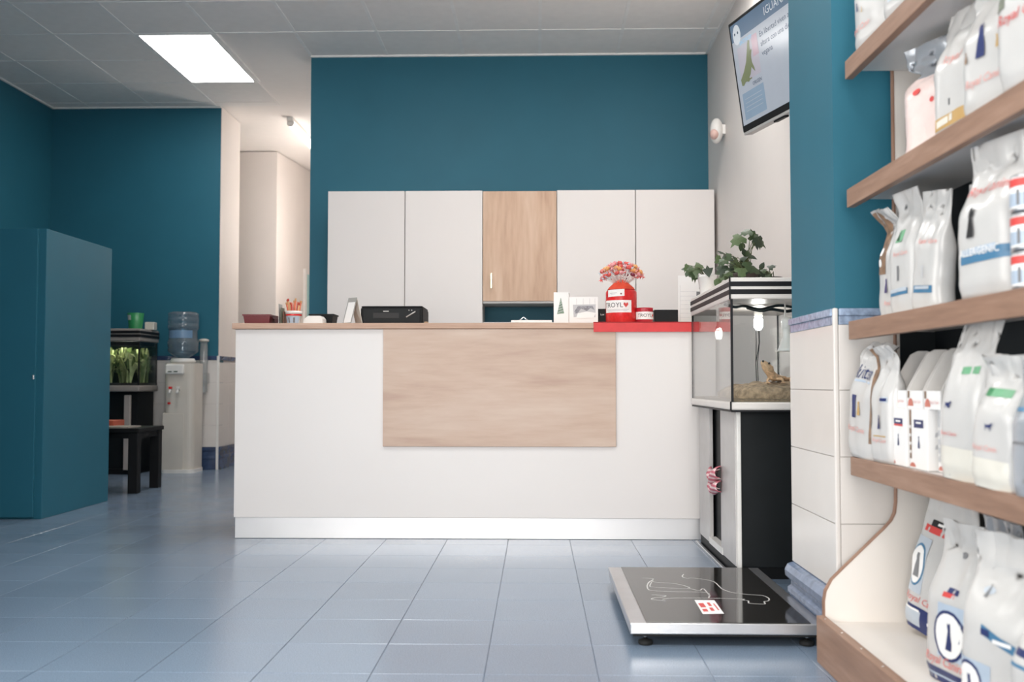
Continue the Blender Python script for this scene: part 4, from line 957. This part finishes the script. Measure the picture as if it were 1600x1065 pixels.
for k in range(4): B().lathe([(.024, .70+.035*k), (.031, .765+.035*k)], (-3.095, 9.19, 0), 16, cap=False).to('cup', CUPPL, r)

# ------------------------------------------------------------------ shelf unit on the right
SY_ = 2.95; SYN = .95; XB = 1.17
su = empty('shelf_unit', (1.0, 2.0, 0), 'oak edged shop shelving with white end panel', 'shelving')
SF = .92; shz = [1.765, 1.381, .990, .594]
for z in shz:
    s_ = bx('shelf', SHWHITE, SF+.024, XB, SYN, SY_-.004, z-.030, z-.001, su)
    bx('front_board', SHW, SF, SF+.023, SYN, SY_+.002, z-.054, z, s_, .0015)
    for k in range(4): B().cyl((SF+.010, SY_-.05-.42*k, z-.0005), .0035, .001, 10).to('screw', CHROME, s_)
# end panel with its curved front edge
prof = [(XB, 0.0), (.838, 0.0), (.838, .175), (.843, .203), (.861, .236), (.901, .275), (1.015, .384), (1.036, .407), (1.047, .430), (1.051, .46), (1.055, .60), (1.060, 1.4), (1.064, 2.3), (XB, 2.3)]
B().prism(prof, 'y', SY_, SY_+.018).to('end_panel', CREAM, su)
b = B()
e = prof[1:13]; L0 = []
for (x, z) in e: L0.append((b.bm.verts.new((x-.0015, SY_-.001, z)), b.bm.verts.new((x-.0015, SY_+.019, z)), b.bm.verts.new((x+.002, SY_-.001, z+.0)), b.bm.verts.new((x+.002, SY_+.019, z))))
for p, q in zip(L0, L0[1:]):
    b.face([p[0], p[1], q[1], q[0]]); b.face([p[0], q[0], q[2], p[2]]); b.face([p[1], p[3], q[3], q[1]])
b.to('edge_banding', wood('brown_edge_band', (132, 98, 80), (150, 114, 94), (166, 130, 108), (10, 10, 3)), su)
bx('back_board', CHAR, XB, XB+.012, SYN, SY_, .1, 2.3, su)
bx('dark_patch', CHAR, 1.068, XB, SY_-.004, SY_-.0005, .595, .959, su)  # thin dark sheets over part of the end panel's inner face
bx('dark_patch', CHAR, 1.11, XB, SY_-.004, SY_-.0005, .995, 1.325, su)
bx('base_deck', CREAM, .842, XB, SYN, SY_-.001, .095, .114, su)
bx('base_board', SHW, .815, .840, SYN, SY_+.002, .0, .133, su, .0015)
for k in range(5): B().cyl((.828, SY_-.04-.16*k, .1325), .0035, .001, 10).to('screw', CHROME, su)

# ---- filled bags
def make_bag(name, lab, cat, loc, rz, w, h, d, seed, film, decals, bend=0, bend_at=.8, lean=0, roll=0, taper=1.0, neck=None, group=None, wr_=.005, top=None):
    """pillow pouch with a flat gusseted foot and a crimped top; prints follow the film"""
    r = empty(name, loc, lab, cat, group, rz)
    r.rotation_euler = (lean, roll, rz)
    n = 60; cy, cz = [0.0], [0.0]
    phi = [0.0]
    for k in range(n):
        v = (k+.5)/n; t = max(0, min(1, (v-bend_at)/.14)); a = bend*t*t*(3-2*t)
        cy.append(cy[-1]-math.sin(a)*h/n); cz.append(cz[-1]+math.cos(a)*h/n); phi.append(a)
    def cen(v):
        q = max(0, min(n-1e-6, v*n)); i = int(q); f = q-i
        return cy[i]+(cy[i+1]-cy[i])*f, cz[i]+(cz[i+1]-cz[i])*f, phi[i]+(phi[i+1]-phi[i])*f
    def sm(a, b_, x): t = max(0, min(1, (x-a)/(b_-a))); return t*t*(3-2*t)
    def D(v): return d*(.80+.2*sm(0, .1, v))*(1-sm(.50, .86, v)) + .004
    def wx(v):
        q = 1-(1-taper)*sm(.45, .8, v)
        if neck: q *= 1-neck*math.exp(-((v-.74)/.07)**2)
        return q
    def pt(u, v, side=-1, off=0):
        y0, z0, a = cen(v); prof_ = (1-min(1, abs(u))**6)**.5
        wr = wr_*(noise.noise(Vector((u*2.2+seed*3.1, v*4.5, seed*1.7+side)))*1.2 + .5*noise.noise(Vector((u*6+seed, v*9+side, seed))))*(prof_)*(.5+1.4*sm(.4, .8, v))
        yy = side*(D(v)/2*prof_+off) + side*wr*(1 if D(v) > .01 else 0) + (wr*1.2 if D(v) <= .01 else 0)*1
        edge = .006*noise.noise(Vector((v*7+seed, seed, 2.0)))
        return Vector((w/2*u*wx(v)+edge*u, y0+yy*math.cos(a), z0+yy*math.sin(a)*.999))
    us = [math.sin(PI/2*(-1+2*i/16)) for i in range(17)]
    b = B()
    for side in (-1, 1):
        gv = b.grid(lambda a_, v: pt(us[int(round(a_*16))], v, side), 16, 30, m=film, flip=side > 0)
        if top:
            for row in gv[int(top[0]*30):-1]:
                for q_ in row:
                    for f_ in q_.link_faces:
                        if all(w_.co.z >= row[0].co.z-.02 for w_ in f_.verts): f_.material_index = b.mi(top[1])
    # foot
    Fv = [b.bm.verts.new(pt(u, 0, -1)) for u in us]; Bv = [b.bm.verts.new(pt(u, 0, 1)) for u in us]
    for i in range(16): b.face([Fv[i], Bv[i], Bv[i+1], Fv[i+1]], film)
    bmesh.ops.remove_doubles(b.bm, verts=b.bm.verts, dist=.0005)
    zmin = min(v.co.z for v in b.bm.verts)
    b.to('bag_body', film, r, world=False)
    q = B()
    for dc in decals:
        k = dc[0]
        if k == 'rect':
            _, u0, u1, v0, v1, m_ = dc[:6]; off = dc[6] if len(dc) > 6 else .0012
            sk = dc[7] if len(dc) > 7 else 0
            q.grid(lambda a_, c_: pt(u0+(u1-u0)*a_, v0+(v1-v0)*c_+sk*(a_-.5), -1, off), 8, 8, m_)
        elif k == 'ellipse':
            _, uc, vc, ru, rv, m_ = dc[:6]; off = dc[6] if len(dc) > 6 else .0018
            q.grid(lambda a_, c_: pt(uc+ru*c_*math.cos(2*PI*a_), vc+rv*c_*math.sin(2*PI*a_), -1, off), 20, 3, m_)
        elif k == 'cat':   # small sitting cat silhouette
            _, uc, vc, hv, m_ = dc; hu = hv*h/(w/2)*.5
            body = [(-.35, 0), (.4, 0), (.42, .25), (.25, .55), (.14, .72), (.2, .86), (.16, 1.0), (.06, .93), (-.04, .93), (-.12, 1.0), (-.14, .84), (-.06, .7), (-.2, .4)]
            f = q.face([q.bm.verts.new(pt(uc+x*hu, vc+(y-.5)*hv, -1, .0034)) for x, y in body], m_)
            if f: bmesh.ops.triangulate(q.bm, faces=[f])
        elif k == 'dog':
            _, uc, vc, hv, m_ = dc; hu = hv*h/(w/2)
            body = [(-.6, 0), (-.5, 0), (-.42, .4), (.2, .42), (.3, 0), (.4, 0), (.42, .5), (.62, .75), (.8, .78), (.7, 1), (.48, 1), (.3, .8), (-.4, .72), (-.62, .95), (-.55, .6)]
            f = q.face([q.bm.verts.new(pt(uc+x*hu, vc+(y-.5)*hv, -1, .0034)) for x, y in body], m_)
            if f: bmesh.ops.triangulate(q.bm, faces=[f])
        elif k == 'text':
            _, tx, uc, vc, hm, m_ = dc[:6]; sh = dc[6] if len(dc) > 6 else 0
            put_text(q, tx, lambda x, y: pt(uc+x*hm/(w/2), vc+y*hm/h, -1, .0028), m_, sh)
    if decals: q.to('bag_print', None, r, world=False, recalc=False)
    return r
F90 = -PI/2
def RC(uc, vc, hm, m_=PRED): return ('text', 'Royal Canin', uc, vc, hm*.85, SCR, .35)

# base deck, z .114
DZ = .1145
def circ(uc, vc, ru, rv, m_, cat=True): return [('ellipse', uc, vc, ru, rv, NAVY if m_ == NAVY else BLUE, .0018), ('ellipse', uc, vc, ru*.86, rv*.88, PAPER, .0024), ('cat', uc+.03, vc, rv*1.1, m_)]
make_bag('pet_food_bag', 'white pet food bag with navy foot and red label slumped by the end panel', 'bag', (1.085, 2.77, DZ+.012), F90+.30, .20, .385, .085, 1, BAGW,
    [('rect', -.95, .98, .0, .17, NAVY), ('rect', -.95, -.15, .03, .14, PGREY, .0020), ('rect', -.8, -.2, .135, .15, PAPER, .0024), ('rect', 0.18, 0.62, 0.075, 0.097, PAPER, .0026), ('rect', -.92, -.25, .26, .66, PGREY), ('rect', -.75, .35, .70, .745, PRED), ('rect', -.55, .35, .745, .79, INK), ('rect', -0.32, 0.12, 0.760, 0.776, PAPER, .0026), RC(-.2, .20, .032)] + circ(-.58, .46, .32, .155, GINK), bend=.5, bend_at=.86, roll=.17, lean=-.06)
make_bag('pet_food_bag', 'white pet food bag with a cat in a navy ring, beside the slumped one', 'bag', (.985, 2.355, DZ), F90+.14, .20, .37, .10, 2, BAGW,
    [('rect', -.98, .98, .0, .09, NAVY), ('rect', -.9, .9, .035, .05, LBLUE, .0020), ('rect', -.2, .95, .17, .50, LBLUE), RC(0, .115, .036), ('rect', -.05, .35, .54, .57, PRED), ('rect', .05, .5, .565, .60, NAVY), ('ellipse', .1, .80, .12, .02, GINK)] + circ(.25, .31, .62, .155, NAVY), bend=.1, taper=.9, lean=-.04)
make_bag('pet_food_bag', 'wide white pet food bag with blue tape label and hooded top, in the bottom bay', 'bag', (.955, 2.055, DZ), F90+.18, .235, .385, .11, 3, BAGW,
    [('rect', -.95, .1, .0, .33, LBLUE), ('rect', -.15, .75, .455, .505, BLUE, .0014, -.06), ('rect', -.15, .1, .48, .515, NAVY, .0020, 0), ('rect', 0.20, 0.64, 0.460, 0.480, PAPER, .0026), ('ellipse', -.3, .70, .16, .02, PGREY), ('cat', -.3, .70, .07, GINK)] + circ(-.5, .18, .42, .14, NAVY), bend=.35, bend_at=.88, lean=-.03)
make_bag('pet_food_bag', 'white pet food bag with dark blue bars, last in the bottom bay', 'bag', (.93, 1.80, DZ), F90+.1, .22, .33, .10, 4, BAGW,
    [('rect', -.95, .7, .60, .64, NAVY), ('rect', -.8, .6, .54, .56, BLUE), ('rect', -.8, .6, .22, .25, NAVY), ('rect', -0.22, 0.22, 0.425, 0.455, BLUE, .0026)], taper=.92)
make_bag('pet_food_bag', 'grey-topped bag at the back of the bottom bay', 'bag', (1.115, 2.42, DZ), F90, .2, .37, .06, 14, BAGS, [('rect', -.7, .5, .80, .85, PRED), ('rect', -.7, .5, .85, .88, INK)], bend=.4, bend_at=.9)

# third bay, z .594
Z3 = .5945
make_bag('cat_food_bag', 'white cat food bag with blue kitten name at the shelf end', 'bag', (.952, 2.885, Z3), F90+.10, .17, .345, .07, 5, BAGW,
    [('text', 'kitten', -.05, .66, .055, NAVY, .3), ('rect', -.8, .7, .63, .648, LBLUE), ('rect', .80, .96, .15, .75, BROWN), ('text', 'Royal Canin', -.1, .22, .022, PPINK, .3), ('rect', -.45, -.15, .33, .52, NAVY), ('cat', .1, .42, .12, GOLD)], bend=-.9, bend_at=.78, roll=.10, neck=.25)
make_bag('cat_food_bag', 'white cat food bag with brown photo strip and twisted top', 'bag', (.955, 2.722, Z3), F90+.12, .13, .325, .06, 6, BAGW,
    [('rect', -.97, -.58, .28, .97, BROWN), ('rect', .15, .75, .50, .545, PGREY), ('rect', .2, .7, .51, .535, NAVY, .0022), ('cat', .1, .34, .12, NAVY), ('rect', -.4, .6, .215, .225, GOLD), ('text', 'Royal Canin', .1, .17, .015, PPINK, .3)], bend=.8, bend_at=.80, neck=.15)
def carton(lab, y0, y1, x0, x1, z0, z1, strip, lb, name='food_carton', extra=None, grp=None):
    r = empty(name, ((x0+x1)/2, (y0+y1)/2, z0), lab, 'box', grp)
    bx('box_body', PAPER, x0, x1, y0, y1, z0, z1, r, .0015)
    b = B(); H_ = z1-z0; Wd = y1-y0
    def f(u, v, k=0): return Vector((x0-.0006-.0004*k, y1-Wd*u, z0+H_*v))
    def rc(u0, u1, v0, v1, m_, k=0): b.face([b.bm.verts.new(f(*p, k)) for p in ((u0, v0), (u1, v0), (u1, v1), (u0, v1))], m_)
    rc(.03, .14, .16, .98, strip); 
    for q in range(4): rc(.04, .13, .25+.14*q, .30+.14*q, WPLAS, 1)
    if lb: rc(.28, .80, .72, .82, NAVY); rc(.28, .80, .685, .72, lb); rc(.40, .68, .755, .785, PAPER, 1)
    body = [(-.2, 0), (.22, 0), (.2, .3), (.08, .7), (.12, 1), (-.05, 1), (-.06, .7), (-.15, .4)]
    b.face([b.bm.verts.new(f(.54+x*.24, .35+y*.2, 1)) for x, y in body], NAVY)
    pts = [(.04+.16*(1+math.cos(a)), .03+.07*math.sin(a)) for a in [PI*k/7 for k in range(8)]]
    b.face([b.bm.verts.new(f(x, y, 1)) for x, y in pts], mat('salmon_print', (196, 116, 100), .5))
    # small marks on the blank end
    for z in (.35, .55): b.face([b.bm.verts.new((x0+(x1-x0)*p, y0-.0006, z0+H_*(z+q*.09))) for p, q in ((.35, 0), (.62, .2), (.6, 1), (.4, .8))], LINK)
    b.to('box_print', None, r, recalc=False); return r
carton('slim white pouch box with red and navy label, lower row of the third shelf', 2.575, 2.695, .945, .995, Z3, Z3+.150, BROWN, PRED)
carton('slim white pouch box with plain navy label and blank end showing', 2.450, 2.568, .95, 1.00, Z3, Z3+.150, BROWN, None if False else NAVY)
carton('white pouch box standing behind the front boxes', 2.34, 2.442, .972, 1.02, Z3, Z3+.150, LINK, None)
def display_carton(lab, y0, y1, x0, z0, w_=.13, h=.15):
    r = empty('display_carton', (x0+w_/2, (y0+y1)/2, z0), lab, 'box', 'open display cartons stacked on pouch boxes'); t = .003
    hf = .045
    bx('floor_panel', PAPER, x0, x0+w_, y0, y1, z0, z0+t, r)
    bx('front_panel', PAPER, x0, x0+t, y0, y1, z0+t, z0+hf, r)
    # tall side walls with rounded tops
    def side(ya, yb):
        pr = [(x0+t, z0+t), (x0+w_, z0+t), (x0+w_, z0+h-.03), (x0+w_-.009, z0+h-.009), (x0+w_-.03, z0+h)]
        pr += [(x0+.075, z0+h), (x0+.055, z0+h-.01), (x0+.04, z0+h-.035), (x0+.012, z0+hf+.02), (x0+t, z0+hf)]
        B().prism(pr, 'y', ya, yb).to('side_panel', mat('grey_white_card', (214, 210, 206), .6), r)
    side(y0, y0+t); side(y1-t, y1)
    bx('back_panel', PAPER, x0+w_-t, x0+w_, y0+t, y1-t, z0+t, z0+h-.03, r)
    b = B(); Wd = y1-y0
    def f(u, v, k=0): return Vector((x0-.0006-.0004*k, y1-Wd*u, z0+v))
    pts = [(.05+.18*(1+math.cos(a)), .006+.020*math.sin(a)) for a in [PI*k/7 for k in range(8)]]
    b.face([b.bm.verts.new(f(x, y, 1)) for x, y in pts], MATS['salmon_print'])
    b.face([b.bm.verts.new(f(x, y, 1)) for x, y in ((.04, .026), (.16, .026), (.16, .044), (.04, .044))], BROWN)
    put_text(b, 'Royal Canin', lambda x, y: f(.66+x*.010/Wd, .014+y*.010, 1), PPINK)
    b.to('box_print', None, r, recalc=False)
display_carton('open white display carton nearest the twisted-top bag', 2.60, 2.715, .955, Z3+.1505)
display_carton('open white display carton in the middle of the three', 2.49, 2.590, .955, Z3+.1505)
display_carton('open white display carton against the green-labelled bag', 2.38, 2.480, .955, Z3+.1505)
make_bag('dog_food_bag', 'white dog food bag with green label whose top flap reaches the shelf above', 'bag', (.965, 2.235, Z3), F90+.18, .165, .36, .08, 7, BAGW,
    [('rect', -.1, .72, .655, .70, GREENP, .0014, .01), ('rect', -.95, .95, .0, .20, BEIGEF), ('dog', -.35, .46, .045, NAVY), ('text', 'Royal Canin', -.35, .27, .013, SCR, .3)], bend=-.35, bend_at=.72, taper=.85, roll=.05)
make_bag('dog_food_bag', 'shorter white dog food bag with green label beside the flapped one', 'bag', (.955, 2.055, Z3), F90+.18, .155, .275, .08, 8, BAGW,
    [('rect', -.6, .6, .68, .74, GREENP, .0014), ('rect', -.6, -.3, .68, .74, mat('deep_green_print', (60, 130, 84), .4), .002), ('rect', -.95, .95, .0, .22, BEIGEF), ('dog', 0, .46, .06, NAVY), ('text', 'Royal Canin', -.2, .28, .016, PPINK, .3)], bend=.5, bend_at=.82, taper=.9, roll=.06)
make_bag('dog_food_bag', 'greyish food bag with blue bars at the edge of the third shelf', 'bag', (.955, 1.88, Z3), F90+.1, .16, .26, .08, 9, BAGS, [('rect', -.9, .9, .62, .65, BLUE), ('rect', -.9, .9, .38, .40, GINK), ('rect', -0.22, 0.22, 0.105, 0.135, GINK, .0026)])

# second bay, z .990
Z2 = .9905
make_bag('cat_food_bag', 'white bag with brown photo strip up its twisted top, first beside the allergen row', 'bag', (1.005, 2.80, Z2), F90+.05, .12, .32, .06, 10, BAGW,
    [('rect', -.98, .05, .38, .98, BROWN), ('ellipse', -.5, .48, .22, .035, PAPER), ('ellipse', -.5, .58, .22, .035, PAPER), ('cat', .2, .28, .13, PURPLE), ('text', 'Royal', .3, .11, .018, PPINK, .3)], bend=.75, bend_at=.7, roll=.06, neck=.1)
make_bag('cat_food_bag', 'white pouch bag with small green picture and blue label, grey flap above', 'bag', (1.0, 2.668, Z2), F90+.15, .135, .335, .065, 11, BAGW,
    [('rect', -.75, .6, .155, .20, BLUE, .0014, .01), ('rect', -.7, .55, .18, .21, PGREY, .002, .01), ('rect', -.4, .05, .58, .68, GREENP), ('cat', -.25, .63, .07, mat('dark_green_print', (38, 74, 50), .5)), ('text', 'Royal Canin', .1, .47, .015, PPINK, .3), ('rect', -.2, -.02, .27, .39, GINK)], bend=.35, bend_at=.80)
make_bag('cat_food_bag', 'leaning white pouch bag with blue label beside the big allergen bag', 'bag', (.995, 2.52, Z2), F90+.15, .13, .30, .06, 12, BAGW,
    [('rect', -.6, .75, .15, .21, BLUE, .0014, .01), ('rect', -.5, .6, .18, .205, PGREY, .002, .01), ('text', 'Royal Canin', .15, .56, .018, PPINK, .3), ('rect', -.05, .06, .28, .38, LINK)], roll=.12, bend=.1)
make_bag('cat_food_bag', 'pale bag with a grey cat photo behind the big allergen bag', 'bag', (1.06, 2.385, Z2), F90, .11, .30, .06, 13, BAGW, [('rect', -.9, .9, .0, .36, PGREY), ('cat', .2, .60, .22, INK)])
make_bag('dog_food_bag', 'large white bag lettered ALLERGENIC with a black dog', 'bag', (.985, 2.125, Z2), F90+.20, .20, .338, .10, 15, BAGW,
    [('rect', -.62, .85, .22, .275, BLUE, .0014, .012), ('rect', .55, .95, .26, .305, BLUE, .0012), ('rect', -.62, .55, .275, .315, LBLUE, .0014, .012), ('text', 'ALLERGENIC', .0, .265, .023, PAPER), ('text', 'Royal Canin', .0, .66, .030, SCR, .3), ('cat', -.25, .48, .20, INK), ('dog', -.2, .53, .05, INK)], bend=.2, bend_at=.86, taper=.88)
for k in range(3):
    z = Z2+.075*k
    r = empty('food_tin', (.965, 1.945, z), ['bottom', 'middle', 'top'][k] + ' tin of the red and blue stack beside the allergen bag', 'tin', 'stacked tins on the second shelf')
    B().lathe([(.038, 0), (.040, .003), (.040, .069), (.038, .072), (.002, .071)], (.965, 1.945, z), 28, cap=False).to('can', STEEL, r)
    b = B()
    for (v0, v1, m_, q) in ((.006, .066, PAPER, 0), (.048, .064, PRED, 1), (.010, .036, LBLUE, 1)):
        b.grid(lambda u, v: Vector((.965+(.0405+.0004*q)*math.cos(2*PI*u), 1.945+(.0405+.0004*q)*math.sin(2*PI*u), z+v0+(v1-v0)*v)), 24, 1, m_)
    for a in (3.5, 3.9, 4.3, 4.8): b.grid(lambda u, v: Vector((.965+.0415*math.cos(a+.16*u), 1.945+.0415*math.sin(a+.16*u), z+.012+.03*v)), 3, 2, GINK if a < 4 else BLUE)
    b.to('tin_label', None, r)
make_bag('pet_food_bag', 'silver grey bag standing beyond the stacked tins', 'bag', (1.05, 1.80, Z2), F90, .17, .33, .08, 16, BAGS, [('text', 'Royal Canin', 0, .6, .03, PRED, .3), ('rect', -.8, .8, .2, .3, BLUE)])

# first bay, z 1.381
Z1 = 1.3815
make_bag('kibble_sack', 'pale pink sack with a silver-grey gathered top', 'bag', (1.065, 2.56, Z1), F90+.40, .24, .325, .13, 17, PINKF,
    [('rect', -.97, -.86, .08, .40, BROWN), ('ellipse', -.38, .56, .10, .03, PRED), ('ellipse', .05, .46, .07, .022, PRED), ('rect', .16, .20, .05, .7, PAPER), ('rect', 0.23, 0.67, 0.725, 0.755, PRED, .0026)], neck=.42, taper=1.25, bend=.25, bend_at=.82, wr_=.008, top=(.74, BAGS))
make_bag('cat_food_bag', 'white bag with gold label at its foot on the upper shelf', 'bag', (1.015, 2.345, Z1), F90+.2, .17, .325, .085, 18, BAGW,
    [('rect', -.7, .7, .10, .19, GOLD, .0014, .03), ('rect', -.6, .1, .12, .17, BEIGEF, .002, .03), ('text', 'Royal', 0, .56, .03, PPINK, .3), ('rect', -.1, .0, .25, .30, GINK)], bend=-.3, bend_at=.74, neck=.2, taper=.95)
make_bag('cat_food_bag', 'white bag with a navy cat silhouette and red script on the upper shelf', 'bag', (.995, 2.125, Z1), F90+.2, .19, .32, .09, 19, BAGW,
    [('cat', -.1, .50, .24, NAVY), ('cat', .5, .44, .09, GOLD), ('cat', -.6, .42, .08, BROWN), ('text', 'Royal Canin', 0, .20, .026, PPINK, .3)], bend=.3, bend_at=.85, lean=-.03)
make_bag('cat_food_bag', 'white bag with dark green photo strip high on the upper shelf', 'bag', (.975, 1.91, Z1), F90+.2, .19, .325, .09, 20, BAGW,
    [('rect', -.98, -.5, .5, .98, mat('green_brown_photo', (92, 100, 80), .45, var=.4, scale=60)), ('text', 'Royal Canin', 0, .4, .03, PRED, .3)], bend=.2)
# top shelf, z 1.765
ZT = 1.7655
make_bag('pet_food_bag', 'white bag with faint red script at the end of the top shelf', 'bag', (.985, 2.82, ZT), F90+.1, .22, .36, .09, 21, BAGW,
    [('cat', -.45, .36, .07, NAVY), ('cat', -.2, .32, .05, GOLD), ('text', 'Royal Canin', -.35, .16, .026, PPINK, .3)])
make_bag('pet_food_bag', 'second white bag on the top shelf, cut by the picture edge', 'bag', (.985, 2.575, ZT), F90+.1, .22, .36, .09, 22, BAGW,
    [('rect', -.5, -.1, .14, .2, PGREY), ('text', 'Royal Canin', 0, .3, .03, PPINK, .3)])

for o in list(bpy.data.objects):
    if o.type == 'MESH' and o.data.users == 0: bpy.data.meshes.remove(o.data)
